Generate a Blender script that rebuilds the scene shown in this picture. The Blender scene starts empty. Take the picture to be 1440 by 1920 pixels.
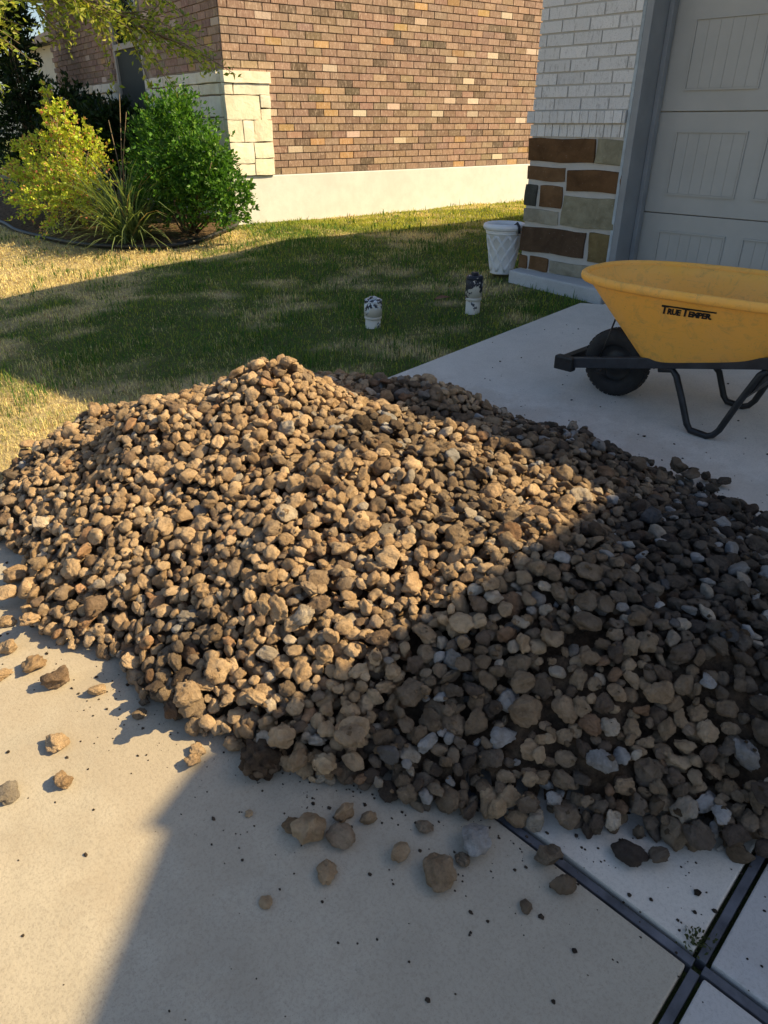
import bpy, bmesh, math, random
import numpy as np
from mathutils import Vector, Matrix
rad = math.radians
random.seed(7)
rng = np.random.default_rng(11)
scene = bpy.context.scene
col = scene.collection

# ------------------------------------------------------------------ camera, sky, sun, exposure
# X runs across the driveway, Y up the driveway towards the garage, Z up (0 = driveway under the camera)
cam_d = bpy.data.cameras.new('camera')
cam = bpy.data.objects.new('camera', cam_d); col.objects.link(cam)
cam_d.sensor_fit = 'VERTICAL'; cam_d.sensor_height = 36.0
cam_d.lens = 1315.0 / 1920.0 * 36.0
cam_d.clip_start = 0.05; cam_d.clip_end = 400
cam.location = (0, 0, 1.49)
cam.rotation_euler = (rad(90 - 29.1), 0, rad(45))
scene.camera = cam

SUN_AZ = rad(48)      # clockwise from +Y
SUN_EL = rad(40)
world = bpy.data.worlds.new('World'); scene.world = world; world.use_nodes = True
wn = world.node_tree; bgn = wn.nodes['Background']
sky = wn.nodes.new('ShaderNodeTexSky'); sky.sky_type = 'NISHITA'
sky.sun_disc = False; sky.sun_elevation = SUN_EL; sky.sun_rotation = SUN_AZ
sky.air_density = 1.0; sky.dust_density = 1.5; sky.ozone_density = 1.0
wn.links.new(sky.outputs[0], bgn.inputs[0]); bgn.inputs[1].default_value = 0.086
sun_d = bpy.data.lights.new('sun', 'SUN'); sun_d.energy = 5.0; sun_d.angle = rad(0.42)
sun_d.color = (1.0, 0.77, 0.43)
sun = bpy.data.objects.new('sun', sun_d); col.objects.link(sun)
SD = Vector((math.sin(SUN_AZ) * math.cos(SUN_EL), math.cos(SUN_AZ) * math.cos(SUN_EL), math.sin(SUN_EL)))
sun.rotation_euler = SD.to_track_quat('Z', 'Y').to_euler()
sun.location = SD * 30
vs = scene.view_settings
vs.view_transform = 'Standard'; vs.look = 'None'; vs.exposure = 0.90; vs.gamma = 1.0
vs.use_curve_mapping = False
scene.cycles.max_bounces = 6

# ------------------------------------------------------------------ helpers
SLOPE = 0.093; ZTOP = 0.44
def G(u):
    """height of the driveway / lawn surface at distance u up the drive"""
    u = np.asarray(u, float)
    return np.clip(SLOPE * u, -0.55, ZTOP)
def tag(o, label=None, cat=None, group=None, kind=None):
    if label: o['label'] = label
    if cat: o['category'] = cat
    if group: o['group'] = group
    if kind: o['kind'] = kind
    return o
def link(name, me, mat=None, parent=None, smooth=False):
    o = bpy.data.objects.new(name, me); col.objects.link(o)
    if mat is not None and not me.materials: me.materials.append(mat)
    if parent is not None: o.parent = parent
    if smooth: me.polygons.foreach_set('use_smooth', np.ones(len(me.polygons), bool))
    return o
def empty(name, loc=(0, 0, 0), rz=0):
    o = bpy.data.objects.new(name, None); col.objects.link(o)
    o.location = loc; o.rotation_euler = (0, 0, rz); o.empty_display_size = 0.1
    return o
def mesh_np(name, V, F, colors=None):
    """F: (n,3) or (n,4) int array"""
    V = np.asarray(V, np.float32); F = np.asarray(F, np.int32); n, k = F.shape
    me = bpy.data.meshes.new(name)
    me.vertices.add(len(V)); me.vertices.foreach_set('co', V.ravel())
    me.loops.add(n * k); me.loops.foreach_set('vertex_index', F.ravel())
    me.polygons.add(n); me.polygons.foreach_set('loop_start', np.arange(0, n * k, k, dtype=np.int32))
    if colors is not None:
        a = me.attributes.new('col', 'FLOAT_COLOR', 'POINT')
        c4 = np.ones((len(V), 4), np.float32); c4[:, :3] = colors
        a.data.foreach_set('color', c4.ravel())
    me.polygons.foreach_set('use_smooth', np.zeros(n, bool))
    me.update(calc_edges=True); me.validate()
    return me
class MB:
    """collects shapes for one mesh"""
    def __init__(s): s.v = []; s.f = []
    def add(s, vs_, fs_):
        b = len(s.v); s.v += [tuple(v) for v in vs_]; s.f += [tuple(i + b for i in f) for f in fs_]; return s
    def box(s, x0, x1, y0, y1, z0, z1, M=None):
        vv = [(x0,y0,z0),(x1,y0,z0),(x1,y1,z0),(x0,y1,z0),(x0,y0,z1),(x1,y0,z1),(x1,y1,z1),(x0,y1,z1)]
        if M is not None: vv = [M @ Vector(q) for q in vv]
        return s.add(vv, [(0,3,2,1),(4,5,6,7),(0,1,5,4),(1,2,6,5),(2,3,7,6),(3,0,4,7)])
    def prism(s, poly, z0, z1):
        n = len(poly)
        zz0 = z0 if hasattr(z0, '__len__') else [z0] * n
        zz1 = z1 if hasattr(z1, '__len__') else [z1] * n
        vv = [(p[0], p[1], zz0[i]) for i, p in enumerate(poly)] + [(p[0], p[1], zz1[i]) for i, p in enumerate(poly)]
        ff = [tuple(range(n - 1, -1, -1)), tuple(range(n, 2 * n))]
        ff += [(i, (i + 1) % n, n + (i + 1) % n, n + i) for i in range(n)]
        return s.add(vv, ff)
    def tube(s, pts, r, n=8, caps=True, flat=None):
        """flat=(rx, ry) for a rectangular section along the path"""
        pts = [Vector(p) for p in pts]; rings = []
        up = Vector((0, 1, 0)) if flat else None
        prev = None
        for i, p in enumerate(pts):
            a = pts[max(i - 1, 0)]; b = pts[min(i + 1, len(pts) - 1)]
            t = (b - a).normalized()
            if up is None or abs(t.dot(up)) > 0.98:
                ref = prev if prev is not None else (Vector((0, 0, 1)) if abs(t.z) < 0.9 else Vector((1, 0, 0)))
            else: ref = up
            x = (ref - t * ref.dot(t)).normalized(); y = t.cross(x); prev = x
            rr = r[i] if hasattr(r, '__len__') else r
            if flat: ring = [p + x * (sx * flat[0]) + y * (sy * flat[1]) for sx, sy in ((1,1),(-1,1),(-1,-1),(1,-1))]
            else: ring = [p + x * (rr * math.cos(2*math.pi*k/n)) + y * (rr * math.sin(2*math.pi*k/n)) for k in range(n)]
            rings.append(ring)
        n = len(rings[0]); b = len(s.v)
        for ring in rings: s.v += [tuple(q) for q in ring]
        for i in range(len(rings) - 1):
            for k in range(n):
                k2 = (k + 1) % n
                s.f.append((b+i*n+k, b+i*n+k2, b+(i+1)*n+k2, b+(i+1)*n+k))
        if caps:
            s.f.append(tuple(b + k for k in range(n - 1, -1, -1)))
            s.f.append(tuple(b + (len(rings)-1)*n + k for k in range(n)))
        return s
    def lathe(s, prof, n=32, cx=0, cy=0, closed=False, M=None):
        b = len(s.v); m = len(prof)
        for r, z in prof:
            for k in range(n):
                a = 2*math.pi*k/n; q = Vector((cx + r*math.cos(a), cy + r*math.sin(a), z))
                if M is not None: q = M @ q
                s.v.append(tuple(q))
        for i in range(m - 1 + (1 if closed else 0)):
            j = (i + 1) % m
            for k in range(n):
                k2 = (k + 1) % n
                s.f.append((b+i*n+k, b+i*n+k2, b+j*n+k2, b+j*n+k))
        return s
    def build(s, name, mat, parent=None, smooth=False, bevel=0):
        me = bpy.data.meshes.new(name); me.from_pydata(s.v, [], s.f); me.update()
        if bevel or True:
            bm = bmesh.new(); bm.from_mesh(me)
            bmesh.ops.recalc_face_normals(bm, faces=bm.faces)
            if bevel:
                bmesh.ops.bevel(bm, geom=list(bm.edges), offset=bevel, segments=2, affect='EDGES', profile=0.6, clamp_overlap=True)
            bm.to_mesh(me); bm.free()
        return link(name, me, mat, parent, smooth)

_lat = rng.random((256, 256))
def vnoise(x, y, sc=1.0, seed=0):
    x = np.asarray(x, float) * sc + seed * 17.3 + 1000; y = np.asarray(y, float) * sc + seed * 31.7 + 1000
    xi = np.floor(x).astype(int); yi = np.floor(y).astype(int); fx = x - xi; fy = y - yi
    fx = fx*fx*(3-2*fx); fy = fy*fy*(3-2*fy)
    g = lambda a, b: _lat[a % 256, b % 256]
    return (g(xi,yi)*(1-fx)+g(xi+1,yi)*fx)*(1-fy) + (g(xi,yi+1)*(1-fx)+g(xi+1,yi+1)*fx)*fy
def fbm(x, y, sc=1.0, seed=0, oct=4):
    s = 0; a = 0.5; t = 0
    for i in range(oct): s = s + a * vnoise(x, y, sc * 2**i, seed + i*3); t += a; a *= 0.5
    return s / t

# ------------------------------------------------------------------ materials
class NT:
    def __init__(s, name):
        s.m = bpy.data.materials.new(name); s.m.use_nodes = True
        s.t = s.m.node_tree; s.b = s.t.nodes['Principled BSDF']; s.out = s.t.nodes['Material Output']
        s._tc = None
    def n(s, typ, **kw):
        nd = s.t.nodes.new(typ)
        for k, v in kw.items(): setattr(nd, k, v)
        return nd
    def l(s, a, b): s.t.links.new(a, b)
    def coord(s, kind='Object'):
        if s._tc is None: s._tc = s.n('ShaderNodeTexCoord')
        return s._tc.outputs[kind]
    def noise(s, scale, detail=4, rough=0.55, vec=None, dist=0):
        nd = s.n('ShaderNodeTexNoise'); nd.inputs['Scale'].default_value = scale
        nd.inputs['Detail'].default_value = detail; nd.inputs['Roughness'].default_value = rough
        nd.inputs['Distortion'].default_value = dist
        s.l(vec if vec is not None else s.coord(), nd.inputs['Vector']); return nd.outputs['Fac']
    def geo(s): return s.n('ShaderNodeNewGeometry').outputs['Position']
    def ramp(s, fac, stops, interp='LINEAR'):
        r = s.n('ShaderNodeValToRGB'); r.color_ramp.interpolation = interp; e = r.color_ramp.elements
        while len(e) < len(stops): e.new(0.5)
        for i, (p, c) in enumerate(stops):
            e[i].position = p; e[i].color = (c[0], c[1], c[2], 1) if hasattr(c, '__len__') else (c, c, c, 1)
        s.l(fac, r.inputs[0]); return r.outputs[0]
    def mix(s, fac, a, b, mode='MIX'):
        m = s.n('ShaderNodeMix', data_type='RGBA', blend_type=mode)
        for sock, v in ((m.inputs[0], fac), (m.inputs[6], a), (m.inputs[7], b)):
            if isinstance(v, bpy.types.NodeSocket): s.l(v, sock)
            elif hasattr(v, '__len__'): sock.default_value = (v[0], v[1], v[2], 1)
            else: sock.default_value = v
        return m.outputs[2]
    def math(s, op, a, b=0.0):
        m = s.n('ShaderNodeMath', operation=op)
        for i, v in enumerate((a, b)):
            if isinstance(v, bpy.types.NodeSocket): s.l(v, m.inputs[i])
            else: m.inputs[i].default_value = v
        return m.outputs[0]
    def bump(s, h, strength=0.3, dist=0.01, prev=None):
        b = s.n('ShaderNodeBump'); b.inputs['Strength'].default_value = strength; b.inputs['Distance'].default_value = dist
        s.l(h, b.inputs['Height'])
        if prev is not None: s.l(prev, b.inputs['Normal'])
        return b.outputs[0]
    def fin(s, color=None, rough=0.8, normal=None, spec=0.3, metal=0.0):
        for nm, v in (('Base Color', color), ('Roughness', rough), ('Metallic', metal), ('Specular IOR Level', spec)):
            if v is None: continue
            i = s.b.inputs[nm]
            if isinstance(v, bpy.types.NodeSocket): s.l(v, i)
            elif hasattr(v, '__len__'): i.default_value = (v[0], v[1], v[2], 1)
            else: i.default_value = v
        if normal is not None: s.l(normal, s.b.inputs['Normal'])
        return s.m
    def src(s, kind):
        if kind == 'object': return s.n('ShaderNodeObjectInfo').outputs['Color']
        a = s.n('ShaderNodeAttribute'); a.attribute_name = 'col'; return a.outputs['Color']

def mat_concrete(name, base, tint=(1, 1, 1), speck=0.5, stain=0.25, bump=0.25, dust=False):
    t = NT(name); P = t.geo()
    big = t.noise(0.9, 5, 0.6, P); mid = t.noise(7, 6, 0.65, P); fine = t.noise(140, 4, 0.7, P); sp = t.noise(420, 2, 0.5, P)
    c0 = tuple(b * (1 - stain) for b in base); c1 = tuple(min(b * (1 + stain * .55), .9) for b in base)
    c = t.mix(t.ramp(big, [(.3, 0), (.72, 1)]), c0, c1)
    c = t.mix(t.math('MULTIPLY', t.ramp(mid, [(.35, 1), (.6, 0)]), 0.4), c, tuple(b * .74 for b in base))
    c = t.mix(t.math('MULTIPLY', t.ramp(fine, [(.36, 1), (.52, 0)]), speck), c, tuple(b * .5 for b in base))
    c = t.mix(t.math('MULTIPLY', t.ramp(sp, [(.30, 1), (.38, 0)]), speck), c, (.07, .06, .05))
    if dust:
        mp = t.n('ShaderNodeMapping'); mp.inputs['Location'].default_value = (1.3 / 2.3, -1.55 / 1.45, 0); mp.inputs['Scale'].default_value = (1 / 2.3, 1 / 1.45, 0); t.l(P, mp.inputs[0])
        vl = t.n('ShaderNodeVectorMath', operation='LENGTH'); t.l(mp.outputs[0], vl.inputs[0])
        rr = t.math('ADD', vl.outputs['Value'], t.math('MULTIPLY', t.math('SUBTRACT', t.noise(5, 6, .7, P), .5), 1.1))
        c = t.mix(t.math('MULTIPLY', t.ramp(rr, [(.78, 1), (1.05, 0)]), .30), c, (.34, .27, .19))
        st_ = t.noise(2.2, 7, .72, P, 1.4); c = t.mix(t.math('MULTIPLY', t.ramp(st_, [(.56, 0), (.70, 1)]), .22), c, tuple(b * .55 for b in base))
    bm_ = t.n('ShaderNodeMapping'); bm_.inputs['Scale'].default_value = (3, 160, 1); t.l(P, bm_.inputs[0]); broom = t.noise(1.0, 3, .6, bm_.outputs[0])
    nb = t.bump(fine, bump, 0.004); nb = t.bump(mid, bump * .6, 0.01, nb); nb = t.bump(broom, .12, .003, nb)
    return t.fin(c, 0.88, nb, 0.25)
def mat_plain(name, c, rough=0.6, metal=0, var=0.15, scale=8, bump=0.1, bscale=120, spec=0.4):
    t = NT(name)
    nz = t.noise(scale, 5, 0.6)
    cc = t.mix(t.ramp(nz, [(.3, 0), (.7, 1)]), tuple(q * (1 - var) for q in c), tuple(min(1, q * (1 + var)) for q in c))
    return t.fin(cc, rough, t.bump(t.noise(bscale, 3), bump, 0.003), spec, metal)
def mat_brick(name, kind, streak=0.5, bstr=0.5, pale=(.62, .5, .42)):
    t = NT(name); c = t.src(kind); P = t.geo()
    mp = t.n('ShaderNodeMapping'); mp.inputs['Scale'].default_value = (1, 1, .32); t.l(P, mp.inputs[0])
    st = t.noise(58, 4, .65, mp.outputs[0], .6); fine = t.noise(190, 4, .7, P); big = t.noise(9, 3, .5, P)
    cc = t.mix(t.math('MULTIPLY', t.ramp(st, [(.52, 0), (.68, 1)]), streak), c, pale)
    cc = t.mix(t.math('MULTIPLY', t.ramp(st, [(.3, 1), (.45, 0)]), .5), cc, t.mix(1, cc, (.45, .42, .4), 'MULTIPLY'))
    cc = t.mix(t.math('MULTIPLY', t.ramp(fine, [(.35, 1), (.5, 0)]), .4), cc, t.mix(1, cc, (.5, .5, .5), 'MULTIPLY'))
    nb = t.bump(fine, bstr, .004); nb = t.bump(st, bstr, .006, nb)
    return t.fin(cc, .9, nb, .2)
def mat_mortar(name, c):
    t = NT(name); P = t.geo(); n1 = t.noise(60, 5, .7, P); n2 = t.noise(6, 4, .6, P)
    cc = t.mix(n2, tuple(q * .8 for q in c), tuple(q * 1.12 for q in c)); cc = t.mix(t.math('MULTIPLY', n1, .35), cc, tuple(q * .6 for q in c))
    return t.fin(cc, .95, t.bump(n1, .7, .008), .15)
def mat_ashlar(name, kind='object', mult=.6):
    t = NT(name); c = t.src(kind); P = t.geo()
    n1 = t.noise(9, 6, .65, P, .4); n2 = t.noise(55, 5, .7, P); n3 = t.noise(2.5, 3, .5, P)
    cc = t.mix(t.ramp(n1, [(.32, 0), (.62, 1)]), t.mix(1, c, (mult, mult * .97, mult * .92), 'MULTIPLY'), c)
    cc = t.mix(t.math('MULTIPLY', t.ramp(n2, [(.62, 0), (.75, 1)]), .45), cc, (.6, .58, .54))
    nb = t.bump(n1, .6, .02); nb = t.bump(n2, .4, .004, nb)
    return t.fin(cc, .92, nb, .2)
def mat_rock(name, kind):
    t = NT(name); c = t.src(kind); O = t.coord('Object'); P = t.geo()
    n1 = t.noise(52, 6, .72, P); n2 = t.noise(190, 4, .75, P); n3 = t.noise(16, 3, .5, P, .5)
    mud = t.mix(1, c, (.66, .62, .57), 'MULTIPLY')
    cc = t.mix(t.math('MULTIPLY', t.ramp(n3, [(.46, 0), (.62, 1)]), .72), c, mud)
    cc = t.mix(t.math('MULTIPLY', t.ramp(n1, [(.36, 1), (.56, 0)]), .42), cc, t.mix(1, cc, (.5, .46, .42), 'MULTIPLY'))
    cc = t.mix(t.math('MULTIPLY', t.ramp(n2, [(.60, 0), (.72, 1)]), .3), cc, t.mix(1, cc, (1.5, 1.45, 1.4), 'MULTIPLY'))
    nb = t.bump(n1, 1.0, .016); nb = t.bump(n2, .9, .005, nb)
    return t.fin(cc, .94, nb, .25)
def mat_leaf(name, trans=.42, rough=.45, spec=.35):
    t = NT(name); c = t.src('attr')
    t.fin(c, rough, None, spec)
    tr = t.n('ShaderNodeBsdfTranslucent'); t.l(t.mix(1, c, (1.25, 1.2, .55), 'MULTIPLY'), tr.inputs[0])
    mx = t.n('ShaderNodeMixShader'); mx.inputs[0].default_value = trans
    t.l(t.b.outputs[0], mx.inputs[1]); t.l(tr.outputs[0], mx.inputs[2]); t.l(mx.outputs[0], t.out.inputs[0])
    return t.m

M = {}
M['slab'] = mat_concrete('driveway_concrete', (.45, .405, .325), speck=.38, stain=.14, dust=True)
M['slab_lightened'] = mat_concrete('driveway_concrete_lightened', (.72, .68, .61), speck=.3, stain=.12, dust=True)  # lightened copy of the drive concrete, makes up for weak light by the garage
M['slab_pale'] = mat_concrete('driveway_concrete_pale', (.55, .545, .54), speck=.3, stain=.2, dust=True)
M['found'] = mat_concrete('foundation_concrete', (.69, .70, .71), speck=.15, stain=.12)
M['found_pier'] = mat_concrete('pier_base_concrete', (.56, .57, .575), speck=.3, stain=.2)
M['joint'] = mat_plain('joint_filler', (.11, .112, .125), .85, var=.55, scale=9, bump=.5, bscale=90, spec=.15)
M['black'] = mat_plain('black_paint', (.018, .019, .021), .45, var=.5, scale=20, bump=.15)
M['rail'] = mat_plain('rail_paint', (.03, .034, .042), .42, var=.4, scale=14, bump=.12)
M['rubber'] = mat_plain('tyre_rubber', (.02, .02, .021), .7, var=.35, scale=30, bump=.3)
M['gap'] = mat_plain('joint_gap_dirt', (.02, .018, .016), .95)
M['brick'] = mat_brick('brown_brick', 'object'); M['brick_s'] = mat_brick('brown_brick_field', 'attr')
M['wbrick'] = mat_brick('white_brick', 'object', .25, .5, (.80, .79, .77))
M['mortar'] = mat_mortar('mortar_tan', (.44, .35, .275)); M['mortar_w'] = mat_mortar('mortar_pale', (.58, .56, .52))
M['ashlar'] = mat_ashlar('cut_stone'); M['ashlar_c'] = mat_ashlar('cream_stone', 'object', .85)
M['rock'] = mat_rock('river_rock', 'object'); M['rock_s'] = mat_rock('river_rock_heap', 'attr')
M['leaf'] = mat_leaf('foliage'); M['blade'] = mat_leaf('grass_blades', .3, .6, .2)
M['trim'] = mat_plain('grey_trim_paint', (.26, .275, .285), .5, var=.12, scale=5, bump=.1)
M['trim_pale'] = mat_plain('pale_trim_edge', (.36, .41, .44), .6, var=.25, scale=12, bump=.2)
M['door'] = mat_plain('garage_door_paint', (.43, .42, .385), .55, var=.07, scale=3, bump=.25, bscale=260)
M['white'] = mat_plain('white_plastic', (.80, .81, .82), .45, var=.05, scale=10, bump=.06)
M['bark'] = mat_plain('bark', (.10, .08, .06), .9, var=.4, scale=12, bump=.8, bscale=40)
M['twig'] = mat_plain('twig', (.16, .12, .075), .85, var=.3, scale=30)
M['stucco'] = mat_plain('cream_stucco', (.60, .56, .47), .9, var=.06, scale=4, bump=.3)
M['shingle'] = mat_plain('roof_shingle', (.09, .08, .075), .95, var=.3, scale=20, bump=.5, bscale=30)
M['fascia'] = mat_plain('fascia_paint', (.45, .42, .37), .6)
M['frame'] = mat_plain('window_frame_paint', (.38, .35, .31), .5)
M['edging'] = mat_plain('edging_plastic', (.02, .021, .021), .5, var=.3)
M['dry'] = mat_plain('dry_leaf', (.22, .10, .055), .8, var=.3, scale=60)

t = NT('window_glass'); M['glass'] = t.fin((.015, .02, .022), .03, None, 1.0)
t = NT('window_screen'); M['screen'] = t.fin((.02, .026, .024), .55, t.bump(t.noise(300), .3, .002), .3)
# lawn floor: soil and thatch
t = NT('lawn_floor'); P = t.geo()
n1 = t.noise(1.1, 5, .6, P); n2 = t.noise(18, 5, .7, P); n3 = t.noise(90, 4, .7, P)
c = t.src('attr')
c = t.mix(t.math('MULTIPLY', t.ramp(n2, [(.36, 1), (.54, 0)]), .5), c, (.09, .07, .04))
c = t.mix(t.math('MULTIPLY', t.ramp(n3, [(.5, 0), (.7, 1)]), .35), c, (.42, .36, .2))
M['lawn'] = t.fin(c, .95, t.bump(n3, .9, .02, t.bump(n2, .6, .03)), .1)
t = NT('bark_mulch'); P = t.geo(); n2 = t.noise(26, 5, .7, P); n3 = t.noise(80, 4, .7, P)
c = t.mix(t.ramp(n2, [(.38, 0), (.62, 1)]), (.05, .034, .022), (.24, .165, .10)); c = t.mix(t.math('MULTIPLY', t.ramp(n3, [(.55, 0), (.7, 1)]), .5), c, (.38, .29, .19))
M['mulch'] = t.fin(c, .95, t.bump(n3, .9, .02, t.bump(n2, .8, .04)), .1)
t = NT('damp_soil'); P = t.geo(); n1 = t.noise(30, 6, .75, P); n2 = t.noise(150, 4, .7, P)
c = t.mix(t.ramp(n1, [(.35, 0), (.65, 1)]), (.045, .031, .021), (.135, .092, .058))
M['soil'] = t.fin(c, .95, t.bump(n2, .8, .006, t.bump(n1, .9, .02)), .15)
t = NT('yellow_poly_tray'); P = t.geo(); n1 = t.noise(3.2, 6, .7, P, .8); n2 = t.noise(14, 6, .75, P, 1.2); n3 = t.noise(300, 2, .5, P)
c = t.mix(t.ramp(n1, [(.35, 0), (.7, 1)]), (.98, .49, .075), (.96, .50, .12))
c = t.mix(t.math('MULTIPLY', t.ramp(n2, [(.52, 0), (.70, 1)]), .5), c, (.42, .28, .10))
c = t.mix(t.math('MULTIPLY', t.ramp(t.noise(48, 4, .7, P, 2.), [(.62, 0), (.72, 1)]), .55), c, (.16, .12, .07))
sm_ = t.n('ShaderNodeMapping'); sm_.inputs['Scale'].default_value = (5, 5, 70); sm_.inputs['Rotation'].default_value = (0, .25, 0); t.l(P, sm_.inputs[0])
c = t.mix(t.math('MULTIPLY', t.ramp(t.noise(1.6, 5, .7, sm_.outputs[0], .6), [(.60, 0), (.70, 1)]), .35), c, (.40, .26, .10))
M['tray'] = t.fin(c, .55, t.bump(n3, .12, .002), .35)
t = NT('painted_pipe'); O = t.coord('Object'); n1 = t.noise(12, 5, .65, O); n2 = t.noise(38, 5, .65, O)
sx = t.n('ShaderNodeSeparateXYZ'); t.l(O, sx.inputs[0])
hz = t.math('ADD', t.math('MULTIPLY', sx.outputs[2], 1.4), t.math('MULTIPLY', t.math('SUBTRACT', n1, .5), 1.5))
k = t.ramp(hz, [(.17, 0), (.20, 1)]); ob_ = t.n('ShaderNodeObjectInfo'); sc_ = t.n('ShaderNodeSeparateColor'); t.l(ob_.outputs['Color'], sc_.inputs[0]); k2 = t.ramp(t.math('ADD', n2, sc_.outputs[0]), [(.48, 0), (.51, 1)])
c = t.mix(t.math('MULTIPLY', k, 1.0), (.62, .60, .53), t.mix(k2, (.62, .68, .72), (.018, .022, .035)))
M['pipe'] = t.fin(c, .5, t.bump(n2, .4, .002), .4)
M['lettering'] = mat_plain('black_lettering', (.012, .012, .012), .6, var=.1)

# ------------------------------------------------------------------ ground and driveway
def edge_w(u): return -2.87 + 0.083 * u           # left edge of the driveway
def lawn_z(w, u):
    z = G(u) - 0.034
    z = z + (fbm(w, u, 1.3, 4, 3) - .5) * .05 * np.clip((edge_w(u) - np.asarray(w, float)) / .8, 0, 1)
    return z
def dry_sunlit(w_, u_):
    d = .55 * (fbm(w_, u_, 1.1, 40, 4) - .5) + .6 * (fbm(w_, u_, 4.5, 47, 3) - .5)
    d = d + .42 * np.clip((-w_ - 6.0) / .8, 0, 1) * np.clip((5.0 - u_) / .8, 0, 1)  # extra straw colour brightens the sunlit left band
    d = d + .22 * np.exp(-(((w_ + 5.5) / .9) ** 2 + ((u_ - 6.0) / .45) ** 2)) + .11 * np.exp(-((w_ + 3.2) / .45) ** 2)
    d = d + .13 * np.clip((2.0 - u_) / .5, 0, 1) * np.clip((-2.3 - w_) / .5, 0, 1) - .13  # and the sunlit corner at the lower left
    return d
xs = np.unique(np.concatenate([np.arange(-60, -14, 3.), np.arange(-14, -2, .14), np.arange(-2, 8, 1.), np.arange(8, 61, 4.)]))
ys = np.unique(np.concatenate([np.arange(-60, -3, 3.), np.arange(-3, 12, .14), np.arange(12, 61, 4.)]))
X, Y = np.meshgrid(xs, ys); Zl = lawn_z(X, Y)
V = np.stack([X.ravel(), Y.ravel(), Zl.ravel()], 1); nx = len(xs); ny = len(ys)
i = (np.arange(ny - 1)[:, None] * nx + np.arange(nx - 1)[None, :]).ravel()
dr = np.clip(dry_sunlit(X, Y) / .14 + .35, 0, 1).ravel()[:, None]
ground = link('ground', mesh_np('ground', V, np.stack([i, i + 1, i + nx + 1, i + nx], 1), np.array((.085, .12, .035)) * (1 - dr) + np.array((.56, .46, .26)) * dr), M['lawn'], None, True)
tag(ground, 'soil and thatch of the front lawn between the two houses', None, None, 'structure')

drive = empty('driveway', (-1.2, 0.5, 0.05)); tag(drive, 'sloping concrete driveway in front of the garage door', None, None, 'structure')
def slab(poly, mat, name='slab'):
    mb = MB(); zs = [float(SLOPE * p[1]) for p in poly]
    mb.prism(poly, [z - .12 for z in zs], zs)
    o = mb.build(name, mat, None, False, .004); o.parent = drive; o.matrix_parent_inverse = Matrix.Translation((1.2, -.5, -.05)); return o
JU, JW, JG = 0.953, -0.105, 0.0175
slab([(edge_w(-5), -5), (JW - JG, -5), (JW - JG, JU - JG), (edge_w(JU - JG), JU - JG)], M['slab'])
slab([(edge_w(JU + JG), JU + JG), (JW - JG, JU + JG), (JW - JG, 4.72), (-2.36, 4.72), (-2.36, 4.45), (edge_w(4.42), 4.40)], M['slab_lightened'])
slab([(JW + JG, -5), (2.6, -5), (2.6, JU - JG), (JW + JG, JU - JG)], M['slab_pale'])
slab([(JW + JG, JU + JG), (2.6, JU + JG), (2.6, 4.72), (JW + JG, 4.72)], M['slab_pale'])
def strip(x0, x1, y0, y1):
    mb = MB(); p = [(x0, y0), (x1, y0), (x1, y1), (x0, y1)]; zs = [SLOPE * q[1] for q in p]
    mb.prism(p, [z - .08 for z in zs], [z - .006 for z in zs])
    o = mb.build('joint_strip', M['joint'], None, False, .002); o.parent = drive; o.matrix_parent_inverse = Matrix.Translation((1.2, -.5, -.05))
h = .0092
strip(edge_w(JU), JW - h, JU - h, JU + h); strip(JW + h, 2.6, JU - h, JU + h)
strip(JW - h, JW + h, -5, JU - h - .004); strip(JW - h, JW + h, JU + h + .004, 4.7)
mb = MB(); p = [(edge_w(-5) + .02, -5), (2.58, -5), (2.58, 4.7), (-2.4, 4.7)]; zs = [SLOPE * q[1] for q in p]
mb.prism(p, [z - .16 for z in zs], [z - .05 for z in zs]); o = mb.build('joint_bed', M['gap']); o.parent = drive; o.matrix_parent_inverse = Matrix.Translation((1.2, -.5, -.05))

mb = MB(); mb.box(-60, 60, -17.5, -7.0, -.8, -.53); o = mb.build('street', M['slab_pale']); tag(o, 'pale concrete street below the driveway', None, None, 'structure')
mb = MB(); mb.prism([(-4.2, -6.99), (3.4, -6.99), (2.6, -5.01), (edge_w(-5), -5.01)], [-.7, -.7, -.6, -.6], [-.52, -.52, -.468, -.468]); o = mb.build('pavement', M['slab_pale']); tag(o, 'concrete apron between driveway and street', None, None, 'structure')
# planting bed in front of the brick house
bed = [(-13.5, 3.75), (-10.76, 3.50), (-9.8, 3.36), (-8.9, 3.36), (-8.3, 3.40), (-7.81, 3.50), (-7.35, 3.68), (-7.02, 3.92), (-6.98, 4.2), (-7.12, 4.55), (-7.32, 4.88), (-7.62, 5.14)]
def smooth_poly(p, n=6):
    out = []; P_ = [Vector((*q, 0)) for q in p]
    for k in range(len(P_) - 1):
        a, b, c_, d = P_[max(k-1, 0)], P_[k], P_[k+1], P_[min(k+2, len(P_)-1)]
        for j in range(n):
            s = j / n; out.append(0.5 * ((2*b) + (c_-a)*s + (2*a-5*b+4*c_-d)*s*s + (-a+3*b-3*c_+d)*s**3))
    out.append(P_[-1]); return [(q.x, q.y) for q in out]
bedS = smooth_poly(bed)
Vb = []; Fb = []
for k, (w_, u_) in enumerate(bedS):
    top = (w_ - .3, 6.6) if w_ < -7.9 else (-7.85, 5.3)
    for j in range(9):
        s = j / 8; x = w_ + (top[0] - w_) * s; y = u_ + (top[1] - u_) * s
        Vb.append((x, y, float(G(y)) - .012 + .03 * math.sin(math.pi * min(s * 3, 1)) + .02 * (float(vnoise(x, y, 4, 2)) - .5)))
for k in range(len(bedS) - 1):
    for j in range(8): a = k * 9 + j; Fb.append((a, a + 9, a + 10, a + 1))
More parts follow.
